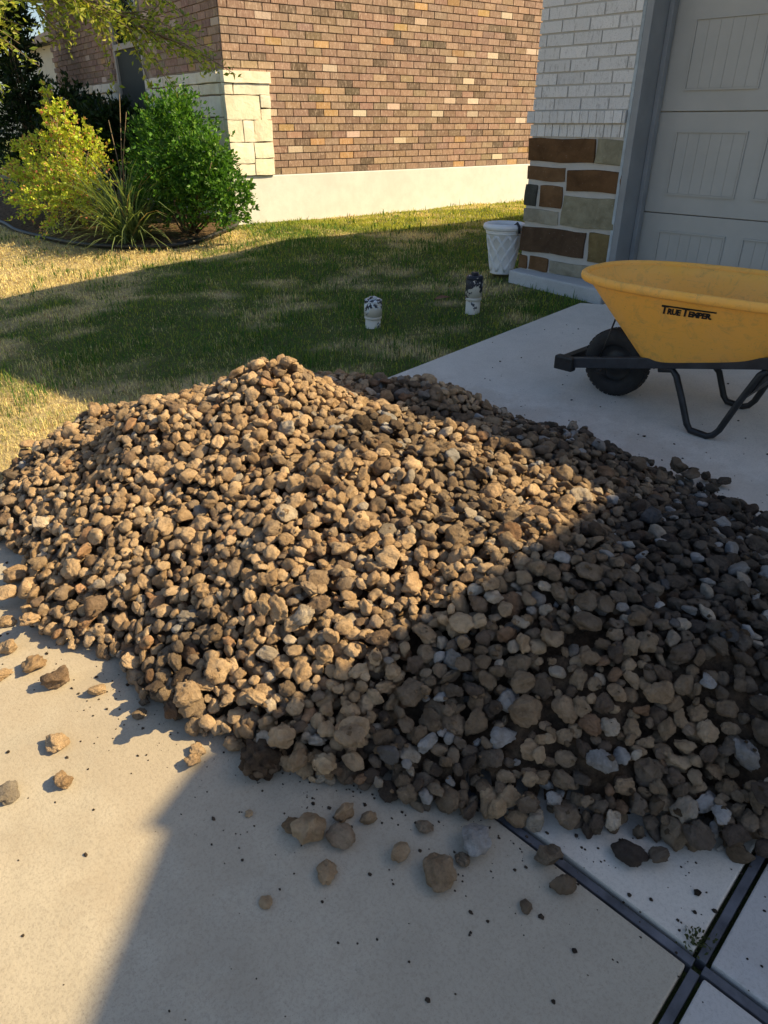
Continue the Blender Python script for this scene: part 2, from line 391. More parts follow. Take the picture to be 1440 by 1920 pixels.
o = link('planting_bed', mesh_np('planting_bed', Vb, Fb), M['mulch'], None, True); tag(o, 'bark mulch of the curved planting bed', None, None, 'structure')
mb = MB(); pts = [(w_, u_, float(G(u_)) + .0) for w_, u_ in bedS]
mb.tube(pts, .025, 6, True, None)
o = mb.build('bed_edging', M['edging'], None, True); tag(o, 'low black plastic edging curving round the planting bed', 'edging')

# ------------------------------------------------------------------ neighbour: brown brick house
TH = rad(9); C0 = (-7.68, 5.18)
house = empty('brick_house', (C0[0], C0[1], ZTOP), -TH)
tag(house, 'brown brick house with cream stone corner and pale concrete foundation', 'house')
# local frame: +Y along the sunlit side wall, -X along the shaded front, z from the grass
FH = .485
def part(mb, name, mat, parent=house, smooth=False, bevel=0): return mb.build(name, mat, parent, smooth, bevel)
mb = MB(); mb.box(-11.0, .012, -.012, 14.0, -.3, FH); part(mb, 'foundation', M['found'], house, False, .012)
mb = MB(); mb.box(-6.9, -.020, .020, 13.9, FH, 3.05); part(mb, 'wall_backing', M['mortar'])
mb = MB(); mb.box(-8.6, -6.95, 1.7, 13.9, FH, 3.05); part(mb, 'entry_wall', M['stucco'])
bme = bpy.data.meshes.new('brick'); bmb = MB(); bmb.box(-.5, .5, -.5, .5, -.5, .5); bme.from_pydata(bmb.v, [], bmb.f); bme.materials.append(M['brick']); bme.update()
PAL = [((.30, .207, .163), 58), ((.265, .185, .148), 20), ((.335, .24, .18), 12), ((.15, .112, .088), 7), ((.43, .28, .15), 3), ((.55, .45, .37), 3), ((.23, .165, .125), 6)]
pw = np.array([p_[1] for p_ in PAL], float); pw /= pw.sum()
def brick_col():
    c_ = np.array(PAL[rng.choice(len(PAL), p=pw)][0]); return np.clip(c_ * (1 + rng.normal(0, .10)) * (1 + rng.normal(0, .03, 3)), .02, .8)
bricks = []   # (center local, dims(along, depth, height), axis)
RH, BL, J = .0775, .212, .011
row = 0; z = FH
while z < 2.98:
    off = (row % 2) * BL * .5
    s = .012 - (BL * .5 if row % 2 else 0)
    while s < 9.0:
        a0, a1 = max(s, .012), s + BL - J
        if a1 - a0 > .03:
            if not (z + RH < 1.552 and a1 < .60):     # behind the quoin stones
                bricks.append(('side', (a0 + a1) / 2, z + RH / 2, a1 - a0))
        s += BL
    s = .012 - (0 if row % 2 else BL * .5)
    while s < 6.85:
        a0, a1 = max(s, .016), s + BL - J
        zc = z + RH / 2
        win = 2.36 - .02 < a1 and a0 < 3.56 and zc > .7
        if a1 - a0 > .03 and zc > 1.6 and not win: bricks.append(('front', (a0 + a1) / 2, zc, a1 - a0))
        s += BL
    z += RH; row += 1
def bk_world(b):
    x, y = (0, b[1]) if b[0] == 'side' else (-b[1], 0)
    return np.array([C0[0] + x * math.cos(TH) + y * math.sin(TH), C0[1] - x * math.sin(TH) + y * math.cos(TH), b[2] + ZTOP])
RR = .70710678; CT, ST = math.cos(rad(29.1)), math.sin(rad(29.1))
def view(p):
    """where a point falls as seen from the camera (for picking the most visible copies)"""
    p = np.atleast_2d(p); x = (p[:, 0] + p[:, 1]) * RR; y = (p[:, 1] - p[:, 0]) * RR; zz = p[:, 2] - 1.49
    F_ = y * CT - zz * ST; U_ = y * ST + zz * CT
    return 720 + 1315 * x / F_, 960 - 1315 * U_ / F_, F_
bw = np.array([bk_world(b) for b in bricks]); bx, by, bd = view(bw)
seen = (bx > -20) & (bx < 1010) & (by > -12) & (by < 400)
score = np.where(seen, 1 / bd, 0) * np.array([b[3] * (1 if b[0] == 'side' else .7) for b in bricks])
score *= np.where((bx < 200), .2, 1)
order = np.argsort(-score); solo = set(order[:300].tolist())
SV, SF, SC = [], [], []
cube = np.array(bmb.v); cf = np.array(bmb.f)
for k, b in enumerate(bricks):
    pr = rng.normal(0, .0022); dep = .05
    if b[0] == 'side': dims = (dep, b[3], RH - J); loc = (-dep / 2 + pr, b[1], b[2])
    else: dims = (b[3], dep, RH - J); loc = (-b[1], dep / 2 - pr, b[2])
    c_ = brick_col()
    if k in solo:
        o = bpy.data.objects.new('brick', bme); col.objects.link(o); o.parent = house
        o.location = loc; o.scale = dims; o.rotation_euler = (rng.normal(0, .006), rng.normal(0, .006), rng.normal(0, .004)); o.color = (*c_, 1)
    else:
        SF.append(cf + 8 * len(SV)); SV.append(cube * dims + loc); SC.append(np.repeat(c_[None], 8, 0))
o = link('brickwork', mesh_np('brickwork', np.concatenate(SV), np.concatenate(SF), np.concatenate(SC)), M['brick_s'], house); tag(o, kind='stuff')
# quoin stones (along, z0, z1) measured from the corner
def rough_block(dims, seed, amp=.008, sub=3):
    """a dressed stone: a box with uneven faces and worn edges, centred"""
    bm = bmesh.new(); bmesh.ops.create_cube(bm, size=1.0)
    bmesh.ops.subdivide_edges(bm, edges=bm.edges[:], cuts=sub, use_grid_fill=True)
    r = random.Random(seed); ph = [r.uniform(0, 6.28) for _ in range(9)]
    for v in bm.verts:
        p = v.co.copy(); cnt = sum(abs(abs(q) - .5) < 1e-4 for q in p)
        v.co = Vector((p.x * dims[0], p.y * dims[1], p.z * dims[2]))
        q = v.co * 14
        d = Vector((math.sin(q.y + ph[0]) + math.sin(1.7*q.z + ph[1]), math.sin(q.z*1.2 + ph[2]) + math.sin(1.9*q.x + ph[3]), math.sin(q.x*1.1 + ph[4]) + math.sin(1.6*q.y + ph[5])))
        v.co += d * amp * .5
        if cnt >= 2: v.co -= Vector((math.copysign(1, p.x) if abs(abs(p.x)-.5) < 1e-4 else 0, math.copysign(1, p.y) if abs(abs(p.y)-.5) < 1e-4 else 0, math.copysign(1, p.z) if abs(abs(p.z)-.5) < 1e-4 else 0)) * amp * .35
    me = bpy.data.meshes.new('stone'); bm.to_mesh(me); bm.free()
    me.polygons.foreach_set('use_smooth', np.ones(len(me.polygons), bool)); me.set_sharp_from_angle(angle=rad(38))
    return me
CREAM = [(.78, .74, .62), (.76, .72, .60), (.80, .76, .66), (.75, .70, .58), (.78, .75, .66)]
def cstone(loc, dims, seed, name='quoin_stone'):
    o = link(name, rough_block(dims, seed, .006), M['ashlar_c'], house); o.location = loc; c_ = CREAM[seed % 5]; o.color = (*c_, 1); return o
zq = lambda z_: z_ - ZTOP
Q = [(-.03, .55, 1.872, 1.985, .06), (-.02, .075, 1.760, 1.865, .04), (.085, .53, 1.760, 1.865, .04), (-.02, .40, 1.512, 1.752, .04), (.41, .535, 1.628, 1.752, .04), (.41, .535, 1.512, 1.620, .04),
     (-.02, .16, 1.285, 1.503, .04), (.17, .30, 1.285, 1.503, .04), (.31, .54, 1.285, 1.503, .04), (-.02, .28, 1.06, 1.276, .04), (.29, .54, 1.115, 1.276, .04), (.29, .54, .935, 1.106, .04), (-.02, .28, .935, 1.05, .04)]
for k, (a, b, z0, z1, pr) in enumerate(Q):
    cstone((.0 + pr / 2 - .03, (a + b) / 2, zq((z0 + z1) / 2)), (pr + .06, b - a + .004, z1 - z0 + .003), k)
# stone along the shaded front
s = .04; k = 20
while s < 6.8:
    L_ = .45 + .35 * random.random()
    if s + L_ < 2.34 or s > 3.58:
        e = min(s + L_, 6.85) if s > 3.58 else s + L_
        cstone((-(s + e) / 2, -.02, zq(1.93)), (e - s - .012, .10, .110), k); k += 1
        cstone((-(s + e) / 2, -.01, zq(1.815)), (e - s - .012, .08, .105), k); k += 1
        h1 = random.choice([.22, .25, .20])
        cstone((-(s + e) / 2, -.01, zq(1.752 - h1 / 2)), (e - s - .012, .08, h1 - .012), k); k += 1
        cstone((-(s + e) / 2, -.01, zq((1.752 - h1 + .935) / 2)), (e - s - .012, .08, 1.752 - h1 - .935 - .012), k); k += 1
        s = e
    elif s < 2.34:
        e = 2.34; 
        for (z0, z1, dd) in ((1.875, 1.985, .10), (1.762, 1.868, .08), (1.5, 1.752, .08), (.935, 1.488, .08)):
            cstone((-(s + e) / 2, -.01, zq((z0 + z1) / 2)), (e - s - .012, dd, z1 - z0), k); k += 1
        s = 3.585
    else: s += .2
# tall window in the shaded front
win = empty('window', (0, 0, 0)); win.parent = house
wx0, wx1, wz0, wz1, wr = -3.52, -2.38, zq(1.0), zq(3.35), zq(2.40)
mb = MB(); e = .05
for b in ((wx0, wx0 + e, wz0, wz1), (wx1 - e, wx1, wz0, wz1), (wx0 + e, wx1 - e, wz0, wz0 + e), (wx0 + e, wx1 - e, wz1 - e, wz1), (wx0 + e, wx1 - e, wr - .035, wr + .035)):
    mb.box(b[0], b[1], -.03, .06, b[2], b[3])
mb.build('frame', M['frame'], win, False, .004)
mb = MB(); mb.box(wx0 + e, wx1 - e, .010, .016, wr + .035, wz1 - e); mb.build('pane', M['glass'], win)
mb = MB(); mb.box(wx0 + e, wx1 - e, .022, .028, wz0 + e, wr - .035); mb.build('pane', M['glass'], win)
mb = MB(); mb.box(wx0 + e, wx1 - e, .002, .005, wz0 + e, wr - .035); mb.build('insect_screen', M['screen'], win)
mb = MB(); mb.box(wx0 - .02, wx1 + .02, .01, .05, wz0 - .06, wz0); mb.build('sill', M['ashlar_c'], win)
# roof
mb = MB(); ov = .28; zr = 3.05
A = [(-9, -ov), (ov, -ov), (ov, 14.2), (-9, 14.2)]
mb.prism(A, zr, zr + .16); part(mb, 'eave', M['fascia'])
mb = MB(); pk = [(-4.3, 4.4, zr + 2.4), (-4.3, 9.6, zr + 2.4)]
vv = [(*q, zr + .162) for q in A] + pk
mb.add(vv, [(0, 1, 4), (1, 2, 5, 4), (2, 3, 5), (3, 0, 4, 5), (3, 2, 1, 0)]); part(mb, 'roof', M['shingle'])

# far cream house behind the trees on the left
far = empty('cream_house', (-22.0, 11.0, ZTOP), -rad(6)); tag(far, 'cream stucco house beyond the brick house, seen past the dark shrubs', 'house')
mb = MB(); mb.box(-7, 7, 0, 8, -.3, 3.2); mb.build('wall', M['stucco'], far)
mb = MB(); mb.add([(-7.5, -.5, 3.2), (7.5, -.5, 3.2), (7.5, 8.5, 3.2), (-7.5, 8.5, 3.2), (-3, 4, 5.6), (3, 4, 5.6)], [(0, 1, 5, 4), (1, 2, 5), (2, 3, 4, 5), (3, 0, 4), (3, 2, 1, 0)]); mb.build('roof', M['shingle'], far)

# ------------------------------------------------------------------ garage house on the right
gar = empty('garage_house', (-2.9, 4.75, ZTOP)); GI = Matrix.Translation((2.9, -4.75, -ZTOP))
tag(gar, 'house with grey panelled garage door and white brick pier on stone base', 'house')
def gpart(o, parent=gar):
    o.parent = parent
    if parent is gar: o.matrix_parent_inverse = GI
    return o
U0 = 4.75
mb = MB(); mb.box(-3.262, -2.545, U0 + .008, 5.02, .46, 3.45); gpart(mb.build('pier_backing', M['mortar_w']))
pierst = [(-3.278, 1.240, -2.748, 1.382, 0), (-2.735, 1.242, -2.522, 1.386, 1), (-3.272, 1.116, -2.957, 1.203, 2), (-2.930, 1.068, -2.515, 1.198, 0), (-3.272, .947, -3.172, 1.087, 4), (-3.140, .948, -2.958, 1.089, 2),
          (-2.945, .837, -2.520, 1.030, 1), (-3.274, .832, -2.978, .921, 3), (-3.280, .630, -2.735, .801, 5), (-2.700, .615, -2.525, .808, 6), (-3.276, .500, -3.205, .592, 2), (-3.182, .500, -3.018, .596, 2), (-2.995, .500, -2.530, .586, 3)]
PCOL = [(.150, .080, .036), (.31, .285, .195), (.185, .105, .050), (.35, .325, .25), (.085, .085, .075), (.105, .066, .040), (.22, .165, .075)]
for k, (x0, z0, x1, z1, ci) in enumerate(pierst):
    me = rough_block((x1 - x0 + .005, .075, z1 - z0 + .005), 100 + k, .008, 5)
    o = link('cut_stone', me, M['ashlar']); o.location = ((x0 + x1) / 2, U0 + .033, (z0 + z1) / 2); o.color = (*PCOL[ci], 1); gpart(o)
wbme = bpy.data.meshes.new('white_brick'); wbme.from_pydata(bmb.v, [], bmb.f); wbme.materials.append(M['wbrick']); wbme.update()
bmx = bmesh.new(); bmx.from_mesh(wbme); bmx.free()
def wbrick(x0, x1, z0, z1, pr=0.0, y1=None):
    o = bpy.data.objects.new('brick', wbme); col.objects.link(o)
    o.scale = (x1 - x0, .06 + pr, z1 - z0); o.location = ((x0 + x1) / 2, U0 + .03 - pr / 2 + rng.normal(0, .0015), (z0 + z1) / 2)
    o.rotation_euler = (rng.normal(0, .008), rng.normal(0, .006), rng.normal(0, .008))
    g = .72 * (1 + rng.normal(0, .06)); o.color = (g * 1.0, g * .985, g * .955, 1); gpart(o); return o
x = -3.275
while x < -2.55:
    wdt = .052 + .012 * random.random(); x1 = min(x + wdt, -2.548)
    if x1 - x > .02: wbrick(x, x1 - .006, 1.400, 1.472, .002)
    x = x1
x = -3.30
while x < -2.55:
    wdt = .056 + .012 * random.random(); x1 = min(x + wdt, -2.546)
    if x1 - x > .02: wbrick(x, x1 - .004, 1.482, 1.552, .022)
    x = x1
z = 1.562; row = 0
while z < 3.4:
    x = -3.27 - (.14 if row % 2 else .03)
    while x < -2.55:
        x0 = max(x, -3.27); x1 = min(x + .205 - .010, -2.546)
        if x1 - x0 > .025: wbrick(x0, x1, z, z + .0625)
        x += .205
    z += .0735; row += 1
# concrete base of the pier
mb = MB(); mb.prism([(-3.30, 4.66), (-2.42, 4.52), (-2.40, 5.1), (-3.30, 5.1)], .15, [.492, .488, .50, .50])
o = mb.build('pier_base', M['found_pier'], None, False, .015); gpart(o)
# jamb
mb = MB(); mb.box(-2.542, -2.520, U0 - .008, 5.0, .42, 3.0); gpart(mb.build('jamb_edge', M['trim_pale'], None, False, .003))
mb = MB(); mb.box(-2.518, -2.472, U0 - .012, 5.02, .42, 3.0); gpart(mb.build('jamb', M['trim'], None, False, .004))
mb = MB(); mb.box(-2.470, -2.440, 4.93, 4.985, .42, 2.75); gpart(mb.build('stop_moulding', M['trim'], None, False, .003))
# door: sections with bead-board panels
DU_ = 5.0; DX0, DX1 = -2.468, .62
door = empty('garage_door', (0, 0, 0)); gpart(door)
seams = [.42, .945, 1.546, 2.147, 2.70]
for k in range(4):
    z0, z1 = seams[k] + .003, seams[k + 1] - .003
    root = MB(); root.box(DX0, DX1, DU_, DU_ + .05, z0, z1); sec = root.build('door_section', M['door'], door, False, .003)
    pz0, pz1 = seams[k + 1] - .601 + .115, z1 - .105
    x = DX0 + .165
    while x + .43 < DX1:
        pm = MB(); n = 6; bwid = .43 / n; zz0 = max(pz0, z0 + .03)
        for j in range(n): pm.box(x + j * bwid + .0008, x + (j + 1) * bwid - .0008, DU_ - .003, DU_ + .01, zz0 + .012, pz1 - .012)
        pm.box(x - .012, x + .43 + .012, DU_ - .011, DU_ + .01, pz1 - .010, pz1)
        pm.box(x - .012, x + .43 + .012, DU_ - .011, DU_ + .01, zz0, zz0 + .010)
        pm.box(x - .012, x - .003, DU_ - .008, DU_ + .01, zz0 + .011, pz1 - .011)
        pm.box(x + .433, x + .442, DU_ - .008, DU_ + .01, zz0 + .011, pz1 - .011)
        pm.build('panel', M['door'], sec)
        x += .43 + .135
mb = MB(); mb.box(DX0, DX1, DU_ + .002, DU_ + .04, .415, .424); gpart(mb.build('bottom_seal', M['rubber']))
# walls out of view
mb = MB(); mb.box(.63, 1.89, U0, 5.1, .3, 3.45); gpart(mb.build('front_wall', M['stucco']))
mb = MB(); mb.box(-2.51, .625, U0 + .001, 5.1, 3.001, 3.45); gpart(mb.build('header_wall', M['stucco']))
mb = MB(); mb.box(-2.43, .625, U0 + .1, 5.1, 2.705, 2.998); gpart(mb.build('header_trim', M['trim']))
mb = MB(); mb.prism([(-3.25, 5.03), (-3.05, 5.03), (-2.45, 11.4), (-2.65, 11.4)], .2, 3.45); gpart(mb.build('side_wall', M['stucco']))
EZ = 3.49
EV = [(-3.68, 3.90), (1.88, 4.64), (1.88, 11.5), (-2.85, 11.5)]  # unseen eave, outline skewed to place its shadow on lawn and pile
mb = MB(); mb.prism(EV, EZ, EZ + .16); gpart(mb.build('eave', M['fascia']))
mb = MB(); mb.add([(*q, EZ + .162) for q in EV] + [(.2, 7.0, EZ + 1.7), (1.88, 7.0, EZ + 1.7), (.2, 8.6, EZ + 1.7), (1.88, 8.6, EZ + 1.7)], [(0, 1, 5, 4), (1, 2, 7, 5), (2, 3, 6, 7), (3, 0, 4, 6), (4, 5, 7, 6), (3, 2, 1, 0)])
gpart(mb.build('roof', M['shingle']))  # unseen roof raised from the skewed eave outline
# added unseen wing; gambrel profile shaped to cast the shadow edge on the drive
GT = [(1.26, 2.52), (1.92, 3.62), (2.20, 3.84), (2.22, 3.815), (2.80, 4.17), (4.6, 5.24), (6.4, 4.16), (7.0, 3.83), (7.28, 3.62), (7.94, 2.52)]  # small drop past the knee casts the notch in that shadow
GB = [(a, b - .17) for a, b in GT]
def extrude_y(prof, y0, y1):
    n = len(prof); mb = MB()
    return mb.add([(a, y0, b) for a, b in prof] + [(a, y1, b) for a, b in prof], [tuple(range(n)), tuple(range(2*n-1, n-1, -1))] + [(i, (i+1) % n, n + (i+1) % n, n + i) for i in range(n)])
gpart(extrude_y([(1.9, .2), (7.3, .2)] + [(7.3, 3.40), (6.4, 3.95), (4.6, 5.03), (2.8, 3.95), (1.9, 3.40)], 3.62, 12.5).build('shadow_wing', M['stucco']))
for k in range(len(GT) - 1):
    gpart(extrude_y([GB[k], GB[k + 1], GT[k + 1], GT[k]], 3.40, 12.8).build('shadow_roof', M['shingle']))

# ------------------------------------------------------------------ the rock pile
PILE = np.array([(-1.5, .56), (-2.1, .50), (-2.85, .52), (-3.25, .86), (-3.28, 1.4), (-3.0, 2.05), (-2.52, 2.50), (-1.78, 2.64), (-1.1, 2.58), (-.54, 2.46), (0, 2.25), (.42, 1.9), (.40, 1.45), (.05, 1.30), (-.28, 1.06), (-.55, .90), (-.85, .78), (-1.1, .68)])
CS = .012; W0, W1, UU0, UU1 = -3.7, .9, -.1, 3.1
gw = np.arange(W0, W1, CS); gu = np.arange(UU0, UU1, CS); GX, GY = np.meshgrid(gw, gu)
def poly_sd(px, py, poly):
    d = np.full(px.shape, 9.); ins = np.zeros(px.shape, bool)
    for k in range(len(poly)):
        a = poly[k]; b = poly[(k + 1) % len(poly)]; e = b - a
        tt = np.clip(((px - a[0]) * e[0] + (py - a[1]) * e[1]) / (e @ e), 0, 1)
        d = np.minimum(d, np.hypot(px - a[0] - tt * e[0], py - a[1] - tt * e[1]))
        cr = (a[1] > py) != (b[1] > py)
        with np.errstate(divide='ignore', invalid='ignore'): ins ^= cr & (px < (b[0] - a[0]) * (py - a[1]) / (b[1] - a[1]) + a[0])
    return np.where(ins, d, -d)
sd = poly_sd(GX, GY, PILE) + (fbm(GX, GY, 2.2, 9, 3) - .5) * .22
def cap(h, m, k=.08): return -np.logaddexp(-h / k, -m / k) * k
hump = lambda cx, cy, r: np.exp(-(((GX - cx) ** 2 + (GY - cy) ** 2) / r ** 2))
top = .250 + .235 * hump(-2.20, 1.60, .27) + .175 * hump(-2.42, 1.10, .22) - .05 * hump(-2.75, .95, .3) + .11 * hump(-1.55, 1.45, .5) + .10 * hump(-.72, 1.50, .38) - .07 * hump(-1.05, 1.75, .25)
T = np.maximum(cap(np.maximum(sd, 0) * .72 + .0, top, .06), 0)
back = (2.66 - .34 * np.clip(GX + 1.3, 0, 9) - GY) * .36 + np.clip((-1.75 - GX) * .9, 0, 1)
T = np.minimum(T, np.maximum(cap(T, np.maximum(back, 0), .03), 0))
T = T + np.where(sd > .02, .028, 0)
T += (fbm(GX, GY, 2.6, 21, 4) - .5) * .17 * np.clip(sd / .25, 0, 1)
T = np.clip(T, 0, None)
core = np.clip(T - .085, 0, None)
dirt = np.clip((fbm(GX, GY, 2.4, 33, 4) - .56) * 9, 0, 1) + .9 * hump(-.80, 1.45, .17) + .9 * hump(-.42, 1.15, .2)
core = np.where(sd > .1, np.minimum(core + np.clip(dirt, 0, 1) * .062, T - .022), core)
hmap = core.copy()
# base shapes
def ico(sub):
    bm = bmesh.new(); bmesh.ops.create_icosphere(bm, subdivisions=sub, radius=1.0)
    V_ = np.array([v.co[:] for v in bm.verts]); F_ = np.array([[v.index for v in f.verts] for f in bm.faces]); bm.free(); return V_, F_
IV2, IF2 = ico(3); IV3, IF3 = ico(4)
def shape(seed, P0):
    r = np.random.default_rng(1000 + seed); P1 = P0.copy()
    for _ in range(r.integers(2, 7)):                   # broken / worn flats
        n_ = r.normal(size=3); n_ /= np.linalg.norm(n_); d = r.uniform(.56, .90); q = P1 @ n_; ex = np.clip(q - d, 0, None)
        P1 = P1 - (ex * r.uniform(.85, 1.0))[:, None] * n_
    for f_, a_ in ((1.6, .085), (3.1, .055), (6.0, .040), (11., .024), (19., .012)):
        ph = r.uniform(0, 6.28, (3, 3)); kx = r.normal(size=(3, 3)) * f_
        P1 = P1 * (1 + a_ * sum(np.sin(P0 @ kx[j] + ph[j, 0]) for j in range(3)))[:, None]
    P1 = P1 * np.array([1, r.uniform(.66, .95), r.uniform(.42, .78)])
    P1 -= (P1.max(0) + P1.min(0)) / 2
    return P1 / np.abs(P1[:, 0]).max()
NV = 28
SH2 = [shape(k, IV2) for k in range(NV)]; SH3 = [shape(k, IV3) for k in range(NV)]
DIM = np.array([np.abs(s_).max(0) for s_ in SH2])
def rotm(n_, yaw):
    n_ = n_ / np.linalg.norm(n_); a = np.array([math.cos(yaw), math.sin(yaw), 0]); x_ = a - n_ * (a @ n_); x_ /= np.linalg.norm(x_)
    return np.stack([x_, np.cross(n_, x_), n_], 1)
def ell(R_, d):
    A = R_ @ np.diag(1 / d ** 2) @ R_.T; return A
stones = []   # (pos, R, scale, variant)
gyT, gxT = np.gradient(T, CS)
inside = np.argwhere((sd > -.02) & (T > 0.02))
NROW, NCOL = T.shape
def drop(cw, cu, sc, var, R_, pct=82):
    d = DIM[var] * sc; A = ell(R_, d); rr = int(d.max() / CS) + 1
    ci = int(round((cw - W0) / CS)); cj = int(round((cu - UU0) / CS))
    if ci - rr < 0 or cj - rr < 0 or ci + rr >= NCOL or cj + rr >= NROW: return None
    o_ = np.arange(-rr, rr + 1) * CS; dx, dy = np.meshgrid(o_, o_)
    B = A[0, 2] * dx + A[1, 2] * dy; Cc = A[0, 0] * dx * dx + 2 * A[0, 1] * dx * dy + A[1, 1] * dy * dy - 1; D_ = B * B - A[2, 2] * Cc
    m = D_ > 0; sq = np.sqrt(np.where(m, D_, 0)); lo = (-B - sq) / A[2, 2]; hi = (-B + sq) / A[2, 2]
    H_ = hmap[cj - rr:cj + rr + 1, ci - rr:ci + rr + 1]
    zc = np.percentile((H_ - lo)[m], pct)
    return zc, hi, m, ci, cj, rr
def settle(res):
    zc, hi, m, ci, cj, rr = res; v_ = hmap[cj - rr:cj + rr + 1, ci - rr:ci + rr + 1]
    v_[m] = np.maximum(v_[m], (zc + hi)[m])
miss = 0
for it in range(40000):
    q = inside[rng.integers(len(inside))]
    cw, cu = W0 + q[1] * CS, UU0 + q[0] * CS
    if T[q[0], q[1]] - hmap[q[0], q[1]] < .013:
        miss += 1
        if miss > 2500: break
        continue
    sc = float(np.clip(rng.lognormal(math.log(.0208), .33), .009, .040)); var = int(rng.integers(NV))
    n_ = np.array([-gxT[q[0], q[1]], -gyT[q[0], q[1]], 1.]); n_ /= np.linalg.norm(n_); n_ = n_ + rng.normal(0, .33, 3); 
    if n_[2] < .1: n_[2] = .1
    R_ = rotm(n_, rng.uniform(0, 6.28)); res = drop(cw, cu, sc, var, R_)
    if res is None: continue
    if res[0] > T[q[0], q[1]] + sc * .55 or (res[0] > T[q[0], q[1]] + sc * .22 and rng.random() < .85):
        miss += 1
        if miss > 2500: break
        continue
    miss = 0
    settle(res); stones.append((np.array([cw, cu, res[0] + float(SLOPE * cu)]), R_, sc, var))
# stones that rolled off the pile: (x, y, half width)
LOOSE = [(-1.563,0.327,0.030),(-1.430,0.288,0.024),(-1.504,0.176,0.029),(-2.037,0.377,0.030),(-1.942,0.322,0.027),(-1.902,0.403,0.032),(-1.783,0.422,0.038),(-2.051,0.460,0.029),(-1.657,0.488,0.023),(-1.488,0.529,0.019),(-1.465,0.579,0.022),(-1.342,0.609,0.033),(-1.257,0.573,0.021),(-1.231,0.543,0.019),(-1.313,0.580,0.018),(-1.008,0.555,0.009),(-0.810,0.456,0.015),(-0.761,0.585,0.027),(-0.905,0.605,0.022),(-0.858,0.622,0.037),(-0.796,0.661,0.030),(-0.672,0.725,0.025),(-0.579,0.748,0.039),(-0.563,0.807,0.016),(-0.431,0.933,0.029),(-0.372,0.900,0.026),(-0.405,0.818,0.015),(-0.306,1.052,0.036),(-0.259,1.089,0.026),(-0.210,1.153,0.030),(-0.154,1.201,0.025),(-0.194,1.204,0.022),(-0.142,1.283,0.027),(-1.054,0.698,0.032),(-0.993,0.698,0.028),(-0.839,0.705,0.025),(-0.916,0.814,0.035),(-0.882,0.772,0.034),(-0.929,0.730,0.025),(-0.787,0.734,0.019),(-0.677,0.807,0.021),(-0.564,0.853,0.036),(-0.928,2.703,0.019),(-2.485,2.549,0.028),(-2.453,2.564,0.020),(-2.102,2.688,0.016),(-1.460,2.752,0.022),(-1.458,2.634,0.031),(-1.543,2.710,0.015),(-0.891,2.578,0.038),(-0.816,2.637,0.027),(-0.857,2.652,0.023),(-0.787,2.650,0.023),(-0.956,2.600,0.036),(-3.220,0.934,0.037),(-2.449,0.682,0.034),(-2.338,0.530,0.038),(-2.262,0.464,0.036),(-2.249,0.579,0.033),(-2.183,0.426,0.030),(-2.401,0.535,0.034)]
n_pile = len(stones)
for (cw, cu, hw) in LOOSE:
    var = int(rng.integers(NV)); sc = hw * 1.12
    R_ = rotm(np.array([0, 0, 1.]) + rng.normal(0, .15, 3), rng.uniform(0, 6.28)); res = drop(cw, cu, sc, var, R_, 97)
    if res is None: continue
    settle(res); stones.append((np.array([cw, cu, res[0] - .002 + float(SLOPE * cu)]), R_, sc, var))
print('stones', n_pile, len(stones))
# colours
RC = [((.56, .405, .25), 46, 'tan'), ((.48, .335, .20), 30, 'brown'), ((.34, .255, .175), 12, 'grey brown'), ((.56, .47, .36), 5, 'pale'), ((.42, .255, .145), 4, 'reddish brown'), ((.24, .17, .115), 9, 'dark brown'), ((.40, .35, .29), 2, 'grey')]
rp = np.array([q[1] for q in RC], float); rp /= rp.sum()
ci_ = rng.choice(len(RC), size=len(stones), p=rp)
cols = np.array([RC[k][0] for k in ci_]) * (1 + rng.normal(0, .12, (len(stones), 1)))
pos = np.array([s_[0] for s_ in stones])
shade_damp = np.clip((pos[:, 0] + .55 * pos[:, 1] + .28 + (fbm(pos[:, 0], pos[:, 1], 1.6, 51, 4) - .5) * 1.5) / .5, 0, 1)  # shade put into stone colour: darker across the pile's shaded right side
shade_damp = np.maximum(shade_damp, np.clip((fbm(pos[:, 0], pos[:, 1], 3.0, 61, 3) - .60) * 7, 0, .7)) * np.where(ci_ == 3, .35, 1)  # plus scattered dark patches at random
rinsed = (shade_damp > .5) & (rng.random(len(stones)) < .10)
cols = np.where(rinsed[:, None], np.array((.46, .44, .415)) * rng.uniform(.7, 1.15, (len(stones), 1)), cols); shade_damp = np.where(rinsed, .12, shade_damp); ci_ = np.where(rinsed, 6, ci_)
cols = cols * (1 - shade_damp[:, None] * np.array([.76, .73, .66]))
scl = np.array([s_[2] for s_ in stones])
# which stones show largest: paint their discs far to near
px_, py_, pd_ = view(pos); pr_ = 1315 * scl * .82 / pd_
BW, BH, BS = 480, 640, 1 / 3.
buf = np.full((BH, BW), -1, int)
for k in np.argsort(-pd_):
    cx, cy, r_ = px_[k] * BS, py_[k] * BS, max(pr_[k] * BS, .7)
    x0, x1, y0, y1 = int(max(cx - r_, 0)), int(min(cx + r_ + 1, BW)), int(max(cy - r_, 0)), int(min(cy + r_ + 1, BH))
    if x0 >= x1 or y0 >= y1: continue
    yy, xx = np.mgrid[y0:y1, x0:x1]; m = (xx + .5 - cx) ** 2 + (yy + .5 - cy) ** 2 < r_ * r_
    buf[y0:y1, x0:x1][m] = k
cnt = np.bincount(buf[buf >= 0], minlength=len(stones)).astype(float)
cnt[n_pile:] += 1e6
soloS = np.argsort(-cnt)[:300]; soloset = set(soloS.tolist())
meshes3 = []
for k in range(NV):
    me = mesh_np('river_stone', SH3[k], IF3); me.materials.append(M['rock']); me.polygons.foreach_set('use_smooth', np.ones(len(me.polygons), bool)); meshes3.append(me)
